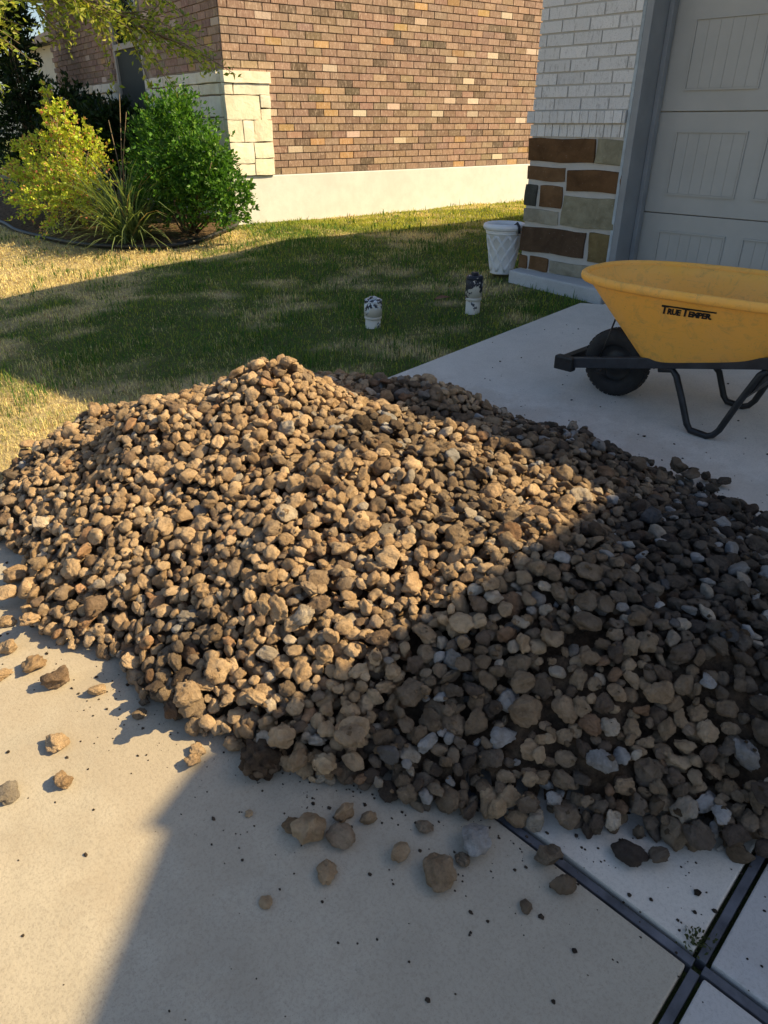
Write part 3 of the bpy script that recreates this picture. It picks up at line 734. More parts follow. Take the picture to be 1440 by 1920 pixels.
def zone(k):
    x, y = px_[k], py_[k]
    if k >= n_pile:
        if y > 1380 and x < 400: return 'alone on sunlit concrete'
        if x < 420 and y > 1000: return 'by sunlit left foot of pile'
        if y > 1300: return 'on shaded concrete below pile' if x < 950 else 'on shaded concrete by driveway joint'
        if x > 1200: return 'on concrete by far right of pile'
        if x > 650: return 'on concrete just behind pile'
        return 'on lawn beside pile'
    row_ = 'top' if y < 950 else 'upper' if y < 1120 else 'lower' if y < 1300 else 'bottom'
    c_ = 'left' if x < 320 else 'centre left' if x < 620 else 'centre' if x < 900 else 'centre right' if x < 1180 else 'right'
    return 'in the ' + row_ + ' ' + c_ + ' of pile'
def form(var, sc):
    d = DIM[var]; f_ = 'flat' if d[2] < .52 else 'long' if d[1] < .74 else 'rounded' if d[2] > .64 else 'blocky'
    s_ = 'large' if sc > .045 else 'small' if sc < .027 else 'medium'
    return s_, f_
lab = {}
for k in soloS:
    s_, f_ = form(stones[k][3], scl[k]); lab.setdefault('%s %s %s stone %s' % (s_, f_, 'dark brown' if shade_damp[k] > .45 and ci_[k] not in (3, 6) else RC[ci_[k]][2], zone(k)), []).append(int(k))
final = {}
ORD = ['leftmost', 'second from left', 'third from left', 'fourth from left', 'fifth from left', 'sixth from left', 'seventh from left', 'eighth from left', 'ninth from left', 'tenth from left', 'eleventh from left', 'twelfth from left']
for l_, ks in lab.items():
    ks.sort(key=lambda q: px_[q])
    for j, k in enumerate(ks): final[k] = l_ if len(ks) == 1 else '%s, %s' % (l_, ORD[min(j, 11)])
for k in soloS:
    p_, R_, sc, var = stones[k]
    o = bpy.data.objects.new('river_stone', meshes3[var]); col.objects.link(o)
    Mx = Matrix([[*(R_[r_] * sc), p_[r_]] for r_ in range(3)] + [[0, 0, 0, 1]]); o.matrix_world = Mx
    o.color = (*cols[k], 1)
    tag(o, final[int(k)], 'stone', 'stones scattered around the rock pile' if k >= n_pile else 'stones of the rock pile')
rest = [k for k in range(len(stones)) if k not in soloset]
VV, FF, CC = [], [], []; b = 0
for k in rest:
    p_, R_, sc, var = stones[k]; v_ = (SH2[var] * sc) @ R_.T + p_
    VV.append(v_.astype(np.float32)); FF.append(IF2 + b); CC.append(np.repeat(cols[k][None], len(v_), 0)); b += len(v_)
o = link('rock_pile', mesh_np('rock_pile', np.concatenate(VV), np.concatenate(FF), np.concatenate(CC)), M['rock_s'], None, True)
tag(o, 'big heap of muddy river rock dumped on the driveway', 'rock pile', None, 'stuff')
# soil among the stones
st = 2; Zc = core + (fbm(GX, GY, 22, 5, 3) - .5) * .03 * np.clip(core / .05, 0, 1) + SLOPE * GY
Zc = np.where(core > .004, Zc, SLOPE * GY - .05)
sub = (slice(None, None, st), slice(None, None, st)); V = np.stack([GX[sub].ravel(), GY[sub].ravel(), Zc[sub].ravel()], 1)
nr, nc = GX[sub].shape; i = (np.arange(nr - 1)[:, None] * nc + np.arange(nc - 1)[None, :]); keep = ((core[sub] > .004)[:-1, :-1]).ravel(); i = i.ravel()[keep]
o = link('pile_soil', mesh_np('pile_soil', V, np.stack([i, i + 1, i + nc + 1, i + nc], 1)), M['soil'], None, True)
tag(o, 'moist brown soil packed between the stones of the pile', 'soil', None, 'stuff')
# crumbs of dirt on the concrete
IV1, IF1 = ico(2); VV, FF, CC = [], [], []; b = 0
for k in range(2400):
    if k < 1900:
        j = rng.integers(len(PILE)); a = PILE[j]; a = a + rng.random() * (PILE[(j + 1) % len(PILE)] - a); dist = abs(rng.normal(0, .20)); ang = rng.uniform(0, 6.28); w_, u_ = a[0] + dist * math.cos(ang), a[1] + dist * math.sin(ang)
    else: w_, u_ = rng.uniform(-2.7, .8), rng.uniform(.05, 4.2)
    if w_ < edge_w(u_) + .05 or u_ > 4.3: continue
    s_ = float(np.clip(rng.lognormal(math.log(.0019), .55), .0008, .008)); v_ = IV1 * np.array([1, rng.uniform(.6, 1), .6]) * s_ * (1 + .2 * rng.normal(size=(len(IV1), 1)))
    v_ = v_ + np.array([w_, u_, SLOPE * u_ + s_ * .3]); c_ = np.array((.06, .045, .033)) * rng.uniform(.6, 1.8)
    VV.append(v_); FF.append(IF1 + b); CC.append(np.repeat(c_[None], len(v_), 0)); b += len(v_)
o = link('dirt_crumbs', mesh_np('dirt_crumbs', np.concatenate(VV), np.concatenate(FF), np.concatenate(CC)), M['rock_s'], None, True)
tag(o, 'crumbs of dirt and grit strewn on the concrete', 'dirt', None, 'stuff')
VV, FF, CC = [], [], []; b = 0
for k in range(3600):
    q = inside[rng.integers(len(inside))]; w_, u_ = W0 + (q[1] + rng.random() - .5) * CS, UU0 + (q[0] + rng.random() - .5) * CS
    if fbm(w_, u_, 3.2, 71, 3) < .50 and rng.random() < .7: continue
    s_ = float(np.clip(rng.lognormal(math.log(.0042), .5), .0015, .014)); v_ = IV1 * np.array([1, rng.uniform(.6, 1), .7]) * s_ * (1 + .22 * rng.normal(size=(len(IV1), 1)))
    v_ = v_ + np.array([w_, u_, SLOPE * u_ + hmap[q[0], q[1]] - .004]); dk = float(np.clip((w_ + .55 * u_ + .28) / .5 + .5 * (vnoise(w_, u_, 4, 3) - .5), 0, 1)); c_ = np.array((.36, .25, .15)) * rng.uniform(.6, 1.2) * (1 - .72 * dk)  # dk darkens the grit over the same shaded side as the stones
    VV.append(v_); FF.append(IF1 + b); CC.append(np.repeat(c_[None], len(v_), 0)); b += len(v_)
o = link('pile_grit', mesh_np('pile_grit', np.concatenate(VV), np.concatenate(FF), np.concatenate(CC)), M['rock_s'], None, True)
tag(o, 'small lumps of dirt and grit lying on the rock pile', 'dirt', None, 'stuff')
# the clod of mud with stones stuck in it
clod = empty('mud_clod', (-1.09, .655, SLOPE * .65)); tag(clod, 'dark clod of mud with small stones stuck in it below the pile', 'clod')
r_ = np.random.default_rng(5); v_ = IV3 * np.array([.052, .046, .040])
v_ = v_ * (1 + .22 * (np.sin(IV3 @ np.array([5, 3, 4.]) + 1) * np.sin(IV3 @ np.array([-4, 6, 2.])))[:, None] + .06 * r_.normal(size=(len(IV3), 1))); v_[:, 2] += .036
link('mud', mesh_np('mud', v_, IF3), M['soil'], clod, True)
for (dx, dy, dz, sc, var) in ((.030, -.030, .03, .021, 3), (.006, -.040, .034, .023, 8), (-.024, -.034, .030, .019, 12), (.044, .004, .030, .02, 5)):
    o = link('embedded_stone', meshes3[var], None, clod); o.location = (dx, dy, dz); o.scale = (sc * .7, sc * .7, sc * 1.2); o.rotation_euler = (.3, .2, dx * 40); o.color = (.20, .14, .09, 1)

# ------------------------------------------------------------------ lawn
def grass_field(n, wr, ur, test, length, width, colour, seed, name, label):
    r = np.random.default_rng(seed); w_ = r.uniform(*wr, n); u_ = r.uniform(*ur, n)
    d = np.hypot(w_, u_); keep = r.random(n) < np.clip((4.2 / d) ** 1.15, 0, 1); keep &= test(w_, u_); w_, u_, d = w_[keep], u_[keep], d[keep]; n = len(w_)
    z_ = lawn_z(w_, u_) - .004
    L_ = length * r.lognormal(0, .35, n) * (.75 + .6 * vnoise(w_, u_, 3.1, 8)); az = r.uniform(0, 6.28, n); lean = np.abs(r.normal(.55, .38, n)); wd = width * np.clip(d / 4.2, .8, 2.6) * r.uniform(.7, 1.3, n)
    cx, sx_ = np.cos(az), np.sin(az); px, py = -sx_ * wd / 2, cx * wd / 2
    b0 = np.stack([w_ - px, u_ - py, z_], 1); b1 = np.stack([w_ + px, u_ + py, z_], 1)
    m = np.stack([w_ + cx * L_ * .35 * np.sin(lean * .6), u_ + sx_ * L_ * .35 * np.sin(lean * .6), z_ + L_ * .55 * np.cos(lean * .6)], 1)
    tip = np.stack([w_ + cx * L_ * np.sin(lean), u_ + sx_ * L_ * np.sin(lean), z_ + L_ * np.cos(lean) * .95], 1)
    m0 = m - .75 * np.stack([px, py, 0 * px], 1); m1 = m + .75 * np.stack([px, py, 0 * px], 1)
    V_ = np.stack([b0, b1, m1, m0, tip], 1).reshape(-1, 3); bi = np.arange(n) * 5
    F_ = np.concatenate([np.stack([bi, bi + 1, bi + 2], 1), np.stack([bi, bi + 2, bi + 3], 1), np.stack([bi + 3, bi + 2, bi + 4], 1)])
    C_ = np.repeat(colour(w_, u_, r), 5, 0)
    o = link(name, mesh_np(name, V_, F_, C_), M['blade']); tag(o, label, 'grass', None, 'stuff'); return n
bedP = np.array(bedS + [(-7.7, 5.4), (-14, 7)])
def lawn_test(w_, u_):
    ok = w_ < edge_w(u_) - .035 + .03 * np.sin(u_ * 9) * 0
    ok &= poly_sd(w_, u_, bedP) < -.03
    x = C0; lx = (w_ - C0[0]) * math.cos(TH) - (u_ - C0[1]) * math.sin(TH)
    ok &= (lx > .02) | (u_ < 5.0)
    ok &= ~((w_ > -3.33) & (u_ > 4.60)) & ~((np.hypot(w_ + 3.45, u_ - 4.78) < .1))
    ok &= poly_sd(w_, u_, PILE) < -.02
    return ok
def lawn_col(w_, u_, r):
    n = len(w_); s_ = np.clip((dry_sunlit(w_, u_) + r.normal(0, .09, n)) / .12 + .3, 0, 1)[:, None]
    g = np.array((.095, .20, .042)) * r.uniform(.65, 1.35, (n, 1)); g2 = np.array((.50, .50, .07)); k = np.clip(np.clip((u_ - 5.2) / 1.5, 0, .75) * np.clip((-w_ - 5.2) / .6, 0, 1), 0, 1)[:, None]  # k tints the sunlit strip by the brick wall brighter yellow-green
    g = g + (g2 - g) * np.maximum(r.random((n, 1)) ** 3, k)
    y = np.array((.80, .70, .36)) * r.uniform(.6, 1.2, (n, 1)); br = np.array((.34, .22, .12))
    y = np.where(r.random((n, 1)) < .2, br, y)
    return g * (1 - s_) + y * s_
ng = grass_field(760000, (-13, -2.3), (.1, 12), lawn_test, .025, .0036, lawn_col, 3, 'lawn_grass', 'short half dry lawn grass between the two houses')
def tuft_test(w_, u_):
    k = vnoise(w_, u_, 5.5, 77) > .66; return lawn_test(w_, u_) & k
def tuft_col(w_, u_, r): return np.array((.05, .14, .02)) * r.uniform(.6, 1.5, (len(w_), 1))
grass_field(120000, (-11, -2.3), (.1, 11), tuft_test, .055, .004, tuft_col, 4, 'grass_tufts', 'taller green tufts standing in the lawn')
print('blades', ng)

# ------------------------------------------------------------------ plants
def leaf_mesh(P_, N_, size, asp, cols_, seed, fold=.25):
    """diamond leaves at P_ pointing along N_"""
    r = np.random.default_rng(seed); n = len(P_); t_ = N_ / (np.linalg.norm(N_, axis=1, keepdims=True) + 1e-9)
    a = r.normal(size=(n, 3)); s_ = np.cross(t_, a); s_ /= np.linalg.norm(s_, axis=1, keepdims=True) + 1e-9; nn = np.cross(s_, t_)
    L_ = (size * r.uniform(.65, 1.3, n))[:, None]; W_ = L_ * asp
    v0 = P_; v1 = P_ + t_ * L_ * .45 + s_ * W_ * .5 + nn * L_ * fold * .3; v3 = P_ + t_ * L_ * .45 - s_ * W_ * .5 + nn * L_ * fold * .3; v2 = P_ + t_ * L_
    V_ = np.stack([v0, v1, v2, v3], 1).reshape(-1, 3); i_ = np.arange(n) * 4
    F_ = np.concatenate([np.stack([i_, i_ + 1, i_ + 2], 1), np.stack([i_, i_ + 2, i_ + 3], 1)])
    return V_, F_, np.repeat(cols_, 4, 0)
def shrub(name, label, base, clumps, n_leaf, size, asp, pal, seed, up=.35, loose=1.22, cat='shrub', leafmat='leaf', group=None):
    r = np.random.default_rng(seed); root = empty(name, base); tag(root, label, cat, group)
    Pl, Nl, Cl = [], [], []
    vol = np.array([c_[3] ** 1.35 for c_ in clumps]); cnts = (vol / vol.sum() * n_leaf).astype(int)
    for (cx, cy, cz, rr), m in zip(clumps, cnts):
        # twigs inside the clump carry the leaves, so the surface is ragged
        nt = max(6, m // 16); d = r.normal(size=(nt, 3)); d[:, 2] = d[:, 2] * .8 + .25; d /= np.linalg.norm(d, axis=1, keepdims=True)
        ln = rr * r.uniform(.62, loose, nt); k = r.integers(0, nt, m); f_ = r.uniform(.35, 1.0, m) ** .6
        p_ = d[k] * (ln[k] * f_)[:, None] + r.normal(0, rr * .045, (m, 3)) + np.array([cx, cy, cz])
        n_ = d[k] + r.normal(0, .75, (m, 3)) + np.array([0, 0, up])
        Pl.append(p_); Nl.append(n_); 
        pc = np.array([q[0] for q in pal]); pp = np.array([q[1] for q in pal], float); pp /= pp.sum()
        c_ = pc[r.choice(len(pal), size=m, p=pp)] * r.uniform(.75, 1.25, (m, 1)); Cl.append(c_)
    V_, F_, C_ = leaf_mesh(np.concatenate(Pl), np.concatenate(Nl), size, asp, np.concatenate(Cl), seed)
    keep = V_[:, 2].reshape(-1, 4).min(1) > -base[2] * 0 - .0
    link('crown', mesh_np(name + '_crown', V_, F_, C_), M[leafmat], root)
    mb = MB()
    for (cx, cy, cz, rr) in clumps:
        b0 = Vector((r.normal(0, .05), r.normal(0, .05), -.03)); e_ = Vector((cx, cy, cz)); mid = b0.lerp(e_, .55) + Vector((r.normal(0, .05), r.normal(0, .05), .03))
        mb.tube([b0, mid, e_], [.014, .010, .005], 5)
    mb.build('stems', M['twig'], root, True); return root
gz = lambda u_: float(G(u_))
GREEN = [((.06, .17, .022), 5), ((.10, .25, .03), 4), ((.035, .10, .016), 3), ((.16, .31, .05), 2)]
shrub('holly_bush', 'rounded glossy green bush at the stone corner of the brick house', (-7.52, 4.40, gz(4.40)),
      [(.72, .02, .42, .24), (.92, .0, .50, .20), (.95, -.02, .28, .2), (.68, .0, .78, .22), (.05, .0, 1.12, .26), (.52, .0, .55, .26), (0, 0, .52, .42), (.28, .05, .50, .36), (-.30, .0, .62, .38), (.10, -.1, .92, .36), (-.14, .1, 1.02, .34), (.42, .02, .34, .28), (.36, -.05, .72, .28), (-.38, .1, 1.0, .22), (.16, -.22, .40, .32), (-.22, -.2, .42, .32)],
      20000, .048, .5, GREEN, 1, .35, 1.5)
YEL = [((.52, .62, .07), 6), ((.66, .70, .12), 4), ((.36, .50, .06), 5), ((.55, .33, .14), 2), ((.50, .18, .13), 1)]
yc = [(-1.25, .0, .48, .28), (-1.5, .05, .35, .25), (.55, .0, .5, .26), (0, 0, .45, .34), (.30, -.05, .42, .30), (-.35, 0, .42, .32), (-.75, .02, .50, .30), (.42, .1, .72, .28), (.12, .05, .80, .24), (-.95, -.1, .40, .26), (.35, -.2, .28, .28), (-.05, -.25, .26, .30), (.40, .05, .95, .18), (.03, .0, 1.05, .12), (-.02, .0, 1.22, .09), (-.05, .02, 1.36, .07), (-.08, .02, 1.48, .05), (-.85, .0, .72, .17), (.50, .05, 1.05, .10), (-.25, .0, .85, .13), (.22, .02, 1.0, .11)]
shrub('barberry_bush', 'yellow green bush with red tips and one tall leader', (-9.05, 3.78, gz(3.78)), yc + [(.10, .0, 1.18, .13), (-.12, .0, .98, .16), (.62, .05, .85, .15), (-1.1, .0, .8, .12), (.30, .0, 1.22, .09), (-.55, .0, .88, .14)], 15000, .038, .62, YEL, 2, .2, 1.75)
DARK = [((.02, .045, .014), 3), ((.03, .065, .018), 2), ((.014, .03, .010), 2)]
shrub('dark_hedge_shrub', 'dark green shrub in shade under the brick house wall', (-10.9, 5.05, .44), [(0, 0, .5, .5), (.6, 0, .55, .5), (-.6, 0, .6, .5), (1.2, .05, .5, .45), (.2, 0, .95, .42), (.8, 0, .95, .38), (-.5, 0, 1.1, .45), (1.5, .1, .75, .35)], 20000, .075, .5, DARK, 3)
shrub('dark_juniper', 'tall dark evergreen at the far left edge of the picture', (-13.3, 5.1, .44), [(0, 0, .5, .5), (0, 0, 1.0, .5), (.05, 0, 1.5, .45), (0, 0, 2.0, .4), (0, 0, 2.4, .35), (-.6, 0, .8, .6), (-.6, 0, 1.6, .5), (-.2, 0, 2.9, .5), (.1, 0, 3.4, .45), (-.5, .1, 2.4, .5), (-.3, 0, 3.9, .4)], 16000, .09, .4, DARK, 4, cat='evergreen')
shrub('low_green_shrub', 'small leafy green shrub below the tall window', (-8.75, 4.75, .44), [(0, 0, .75, .28), (.05, 0, 1.0, .24), (-.1, 0, .45, .3)], 2600, .04, .5, GREEN, 9)
# red yucca: long arching blades
yu = empty('yucca_clump', (-7.72, 3.80, gz(3.80))); tag(yu, 'clump of long grey green grassy blades in front of the bushes', 'yucca')
r = np.random.default_rng(8); VV, FF, CC = [], [], []; b = 0
for k in range(420):
    az = r.uniform(0, 6.28); el = r.uniform(.25, 1.35); L_ = r.uniform(.55, 1.15); w_ = r.uniform(.006, .011); drp = r.uniform(.15, .6)
    p0 = np.array([r.normal(0, .07), r.normal(0, .07), 0]); pts = []
    for j in range(6):
        s_ = j / 5; e_ = el - drp * s_ * s_; pts.append(p0 + np.array([math.cos(az) * math.cos(e_), math.sin(az) * math.cos(e_), math.sin(e_)]) * L_ * s_)
    sd_ = np.array([-math.sin(az), math.cos(az), 0]); 
    v_ = []
    for j, q in enumerate(pts): ww = w_ * (1 - (j / 5) ** 2 * .9); v_ += [q - sd_ * ww, q + sd_ * ww]
    v_ = np.array(v_); v_[:, 2] = np.maximum(v_[:, 2], .0)
    f_ = [(2*j, 2*j+1, 2*j+3, 2*j+2) for j in range(5)]
    c_ = np.array((.17, .24, .10)) * r.uniform(.7, 1.4) if r.random() > .1 else np.array((.34, .26, .14))
    VV.append(v_); FF.append(np.array(f_) + b); CC.append(np.repeat(c_[None], len(v_), 0)); b += len(v_)
link('blades', mesh_np('yucca_blades', np.concatenate(VV), np.concatenate(FF), np.concatenate(CC)), M['leaf'], yu)
mb = MB()
for (dx, dy, hh, lx) in ((.02, .1, 1.38, .06), (.10, .05, 1.22, .16), (-.15, .1, 1.15, -.1), (-.4, .0, .95, -.55), (-.3, .05, .9, -.35)): mb.tube([(0, 0, 0), (dx * .5, dy * .5, hh * .6), (dx + lx, dy, hh)], [.008, .006, .003], 5)
mb.build('flower_stalks', M['twig'], yu, True)
# tree whose branch hangs in at the top left
tr = empty('oak_tree', (-7.2, .55, gz(.55))); tag(tr, 'tree with small pale green leaves hanging in at the top left', 'tree')
mb = MB(); TB = Vector((-7.2, .55, gz(.55)))
trunk = [(0, 0, -.1), (.05, .02, .8), (.02, .08, 1.7), (.10, .12, 2.6), (.05, .05, 3.6), (0, 0, 4.6)]
mb.tube(trunk, [.13, .105, .09, .075, .05, .02], 9)
BR = [[(.02, .08, 1.7), (.7, .6, 2.25), (1.5, 1.35, 2.33), (2.0, 1.9, 2.15), (2.32, 2.3, 1.92)], [(.06, .1, 2.2), (.9, .8, 2.6), (1.7, 1.6, 2.52), (2.1, 2.2, 2.3)], [(.02, .08, 1.7), (.8, .35, 2.25), (1.6, .85, 2.2), (2.05, 1.25, 1.98)],
      [(.1, .12, 2.6), (.8, -.3, 3.2), (1.4, -.5, 3.3)], [(.1, .12, 2.6), (-.7, .5, 3.2), (-1.5, .8, 3.3)], [(.05, .05, 3.4), (.5, .8, 4.1), (.9, 1.4, 4.2)], [(.05, .05, 3.4), (-.5, -.7, 4.1), (-1.0, -1.2, 4.2)], [(0, 0, 2.4), (-.6, -.9, 2.9), (-1.1, -1.5, 3.0)]]
for br in BR: mb.tube(br, [.05, .032, .02, .010, .004][:len(br)] if len(br) == 5 else [.045, .03, .02, .008][:len(br)], 6)
mb.build('trunk', M['bark'], tr, True)
r = np.random.default_rng(21); Pl, Nl, Cl = [], [], []; tw = MB()
TREE = [((.30, .36, .05), 5), ((.20, .28, .04), 4), ((.40, .42, .08), 3), ((.12, .18, .03), 2)]
tc = np.array([q[0] for q in TREE]); tp = np.array([q[1] for q in TREE], float); tp /= tp.sum()
for bi, br in enumerate(BR):
    B_ = [Vector(q) for q in br]; ns = 95 if bi < 3 else 55
    for k in range(ns):
        s_ = r.uniform(.35, 1.0) * (len(B_) - 1); i_ = min(int(s_), len(B_) - 2); q = B_[i_].lerp(B_[i_ + 1], s_ - i_)
        d = Vector((r.normal(0, .6), r.normal(0, .6), r.normal(-.10, .38))) + (B_[i_ + 1] - B_[i_]).normalized() * .7; d.normalize(); L_ = r.uniform(.22, .55) if bi < 3 else r.uniform(.4, .9)
        e_ = q + d * L_ + Vector((0, 0, -.12 * L_)); tw.tube([q, q.lerp(e_, .5) + Vector((0, 0, .02)), e_], [.005, .0035, .0015], 4)
        m = int(L_ * 95); f_ = r.uniform(.12, 1.02, m); P_ = np.array(q)[None] + f_[:, None] * np.array(e_ - q)[None] + r.normal(0, .022, (m, 3))
        Pl.append(P_); Nl.append(np.array(d)[None] * .6 + r.normal(0, .7, (m, 3))); Cl.append(tc[r.choice(4, size=m, p=tp)] * r.uniform(.8, 1.2, (m, 1)))
tag(tw.build('twigs', M['twig'], tr), kind='stuff')
V_, F_, C_ = leaf_mesh(np.concatenate(Pl), np.concatenate(Nl), .043, .42, np.concatenate(Cl), 5)
link('crown', mesh_np('oak_crown', V_, F_, C_), M['leaf'], tr)
# weed in the driveway joint
wd_ = empty('joint_weed', (-.125, .985, SLOPE * .985)); tag(wd_, 'tiny weed growing where the driveway joints cross', 'weed')
r = np.random.default_rng(31); P_ = r.normal(0, 1, (70, 3)) * np.array([.013, .013, .004]) + np.array([0, 0, .006]); 
V_, F_, C_ = leaf_mesh(P_, r.normal(0, .6, (70, 3)) + np.array([0, 0, .5]), .010, .6, np.array((.06, .075, .03)) * r.uniform(.6, 1.3, (70, 1)), 6); link('leaves', mesh_np('weed_leaves', V_, F_, C_), M['leaf'], wd_)
# fallen leaf
V_ = []; n = 9
for j in range(n):
    s_ = j / (n - 1); wv = .028 * math.sin(math.pi * s_) ** .8; zc = .012 + .010 * math.sin(s_ * 3.1); V_ += [(-.06 + .12 * s_, -wv, zc + .008), (-.06 + .12 * s_, 0, zc), (-.06 + .12 * s_, wv, zc + .006)]
F_ = []
for j in range(n - 1): F_ += [(3*j, 3*j+3, 3*j+4, 3*j+1), (3*j+1, 3*j+4, 3*j+5, 3*j+2)]
o = link('fallen_leaf', mesh_np('fallen_leaf', V_, F_), M['dry'], None, True); o.location = (-3.33, 3.92, gz(3.92) + .005); o.rotation_euler = (.15, -.1, 1.0); tag(o, 'single dry brown leaf lying on the lawn', 'leaf')

# ------------------------------------------------------------------ clean-out pipes
def cleanout(x, y, hgt, rr, label, tilt, bias):
    root = empty('cleanout_pipe', (x, y, gz(y) - .03), rng.uniform(0, 6)); root.rotation_euler.x = tilt; tag(root, label, 'pipe', 'sewer clean-out pipes in the lawn')
    mb = MB(); mb.lathe([(rr * .86, -.05), (rr * .86, hgt * .52), (rr * .0, hgt * .52)], 28); mb.build('pipe', M['pipe'], root, True)
    mb = MB(); mb.lathe([(rr * .86, hgt * .30), (rr * .97, hgt * .31), (rr * .97, hgt * .37), (rr * .86, hgt * .385)], 28); mb.build('collar', M['pipe'], root, True)
    mb = MB(); mb.lathe([(rr * .90, hgt * .40), (rr, hgt * .41), (rr, hgt * .80), (rr * .96, hgt * .815), (rr * .96, hgt * .83), (rr * 1.0, hgt * .845), (rr * .97, hgt * .90), (rr * .80, hgt * .925), (0, hgt * .925)], 28); cp = mb.build('cap', M['pipe'], root, True)
    mb = MB(); s_ = rr * .34; mb.box(-s_, s_, -s_, s_, hgt * .92, hgt * 1.0); mb.build('square_plug', M['pipe'], cp, False, .005)
    for o_ in list(root.children) + list(cp.children): o_.color = (bias, 0, 0, 1)
cleanout(-3.405, 3.30, .205, .060, 'shorter clean-out pipe with flaking white and black cap', .03, .0)
cleanout(-3.06, 3.93, .265, .058, 'taller clean-out pipe with mostly black cap near the pier', -.02, .13)
# ------------------------------------------------------------------ planter pot
pot = empty('planter_pot', (-3.47, 4.80, ZTOP - .01)); tag(pot, 'white plastic planter with woven lattice relief beside the pier', 'planter')
PH = .375; rb, rt_ = .088, .148
prof_r = lambda z_: rb + (rt_ - rb) * z_ / PH
mb = MB(); mb.lathe([(0, .002), (rb - .006, .0), (rb + .004, .004), (rb + .003, .014), (prof_r(.02), .02), (prof_r(PH * .80), PH * .80), (prof_r(PH * .80) + .006, PH * .805), (prof_r(PH * .82) + .006, PH * .825), (prof_r(.83 * PH) + .002, PH * .83), (prof_r(.84 * PH) + .007, PH * .84), (prof_r(.86 * PH) + .007, PH * .865), (prof_r(PH * .88), PH * .87), (prof_r(PH * .9), PH * .9), (prof_r(PH * .85), PH * .9), (rb * .9, .03), (0, .03)], 48); body = mb.build('pot_body', M['white'], pot, True)
mb = MB(); rp_ = []
for k in range(13): a = 2 * math.pi * k / 12; rp_.append((.148 + .019 * math.cos(a), PH * .935 + .024 * math.sin(a)))
mb.lathe(rp_, 56); mb.build('rim', M['white'], pot, True)
for sgn in (1, -1):
    for k in range(9):
        for off in (-.045, .045):
            mb = MB(); pts = []
            for j in range(9):
                s_ = j / 8; z_ = .022 + (PH * .775 - .022) * s_; a = 2 * math.pi * (k / 9) + sgn * 1.35 * s_ + off; rr = prof_r(z_) + .0015; pts.append((rr * math.cos(a), rr * math.sin(a), z_))
            mb.tube(pts, .0042, 5); mb.build('lattice_rib', M['white'], body, True)
mb = MB(); ang = -.28; cx, cy = math.cos(ang), math.sin(ang)
mb.tube([(cx * .118, cy * .118, PH * .90), (cx * .125, cy * .125, PH * .985), (cx * .150, cy * .150, PH * 1.03), (cx * .176, cy * .176, PH * .97), (cx * .182, cy * .182, PH * .84)], .010, 8)
o = mb.build('black_hose', M['black'], None, True); o.location = pot.location; tag(o, 'short black hose end hooked over the rim of the planter', 'hose')

# ------------------------------------------------------------------ wheelbarrow
wb = empty('wheelbarrow', (-1.3, 3.19, SLOPE * 3.19)); WI = Matrix.Translation((1.3, -3.19, -SLOPE * 3.19)); tag(wb, 'yellow poly wheelbarrow with black frame parked by the garage', 'wheelbarrow')
def wpart(o): o.parent = wb; o.matrix_parent_inverse = WI; return o
UC = 3.19
def contour(x0, x1, hw, nf, nb, m=72):
    """plan outline: rounder at the nose (x0) than at the back"""
    out = []; xm = x0 + (x1 - x0) * .5
    for k in range(m):
        a = 2 * math.pi * k / m; c_, s_ = math.cos(a), math.sin(a); e = nf if c_ < 0 else nb
        rr = (abs(c_) ** e + abs(s_) ** e) ** (-1 / e); out.append((xm + rr * c_ * (x1 - x0) / 2, UC + rr * s_ * hw))
    return out
def ztop(x): return .880 + .012 * (x + 1.8)
def zbot(x): return .533 + .235 * (x + 1.36)
TOP = contour(-1.745, -.52, .345, 2.7, 3.4); BOT = contour(-1.375, -.86, .185, 6.0, 6.0)
def ring(f_, inset=0.0, dz=0.0):
    out = []
    for (a, b) in zip(TOP, BOT):
        g_ = f_ ** .94; x = b[0] + (a[0] - b[0]) * g_; y = b[1] + (a[1] - b[1]) * g_; zb = zbot(b[0]); zt = ztop(a[0]); z_ = zb + (zt - zb) * f_
        cx_ = -1.15; d = Vector((x - cx_, y - UC)); L_ = d.length; d = d / L_ * (L_ - inset); out.append((cx_ + d.x, UC + d.y, z_ + dz))
    return out
mb = MB(); LV = [0, .03, .12, .3, .5, .7, .88, 1.0]
rings = [ring(f_) for f_ in LV] + [ring(f_, .008, .0) for f_ in reversed(LV[1:])] + [ring(.02, .03, .012)]
m = len(TOP); base = 0
for rg in rings: mb.v += rg
for i in range(len(rings) - 1):
    for k in range(m): k2 = (k + 1) % m; mb.f.append((i*m + k, i*m + k2, (i+1)*m + k2, (i+1)*m + k))
mb.f.append(tuple(range(m - 1, -1, -1))); mb.f.append(tuple((len(rings) - 1) * m + k for k in range(m)))
wpart(mb.build('tray', M['tray'], None, True))
mb = MB(); rim = ring(1.0); cen = Vector((-1.15, UC, 0)); nk = 10; vv = []
for q in rim:
    q = Vector(q); d = (q - cen); d.z = 0; d.normalize()
    for k in range(nk): a = 2*math.pi*k/nk; vv.append(tuple(q + d * (.006 + .016 * math.cos(a)) + Vector((0, 0, -.003 + .020 * math.sin(a)))))
ff = [(i*nk + k, i*nk + (k+1) % nk, ((i+1) % m)*nk + (k+1) % nk, ((i+1) % m)*nk + k) for i in range(m) for k in range(nk)]
mb.add(vv, ff); wpart(mb.build('rim', M['tray'], None, True))
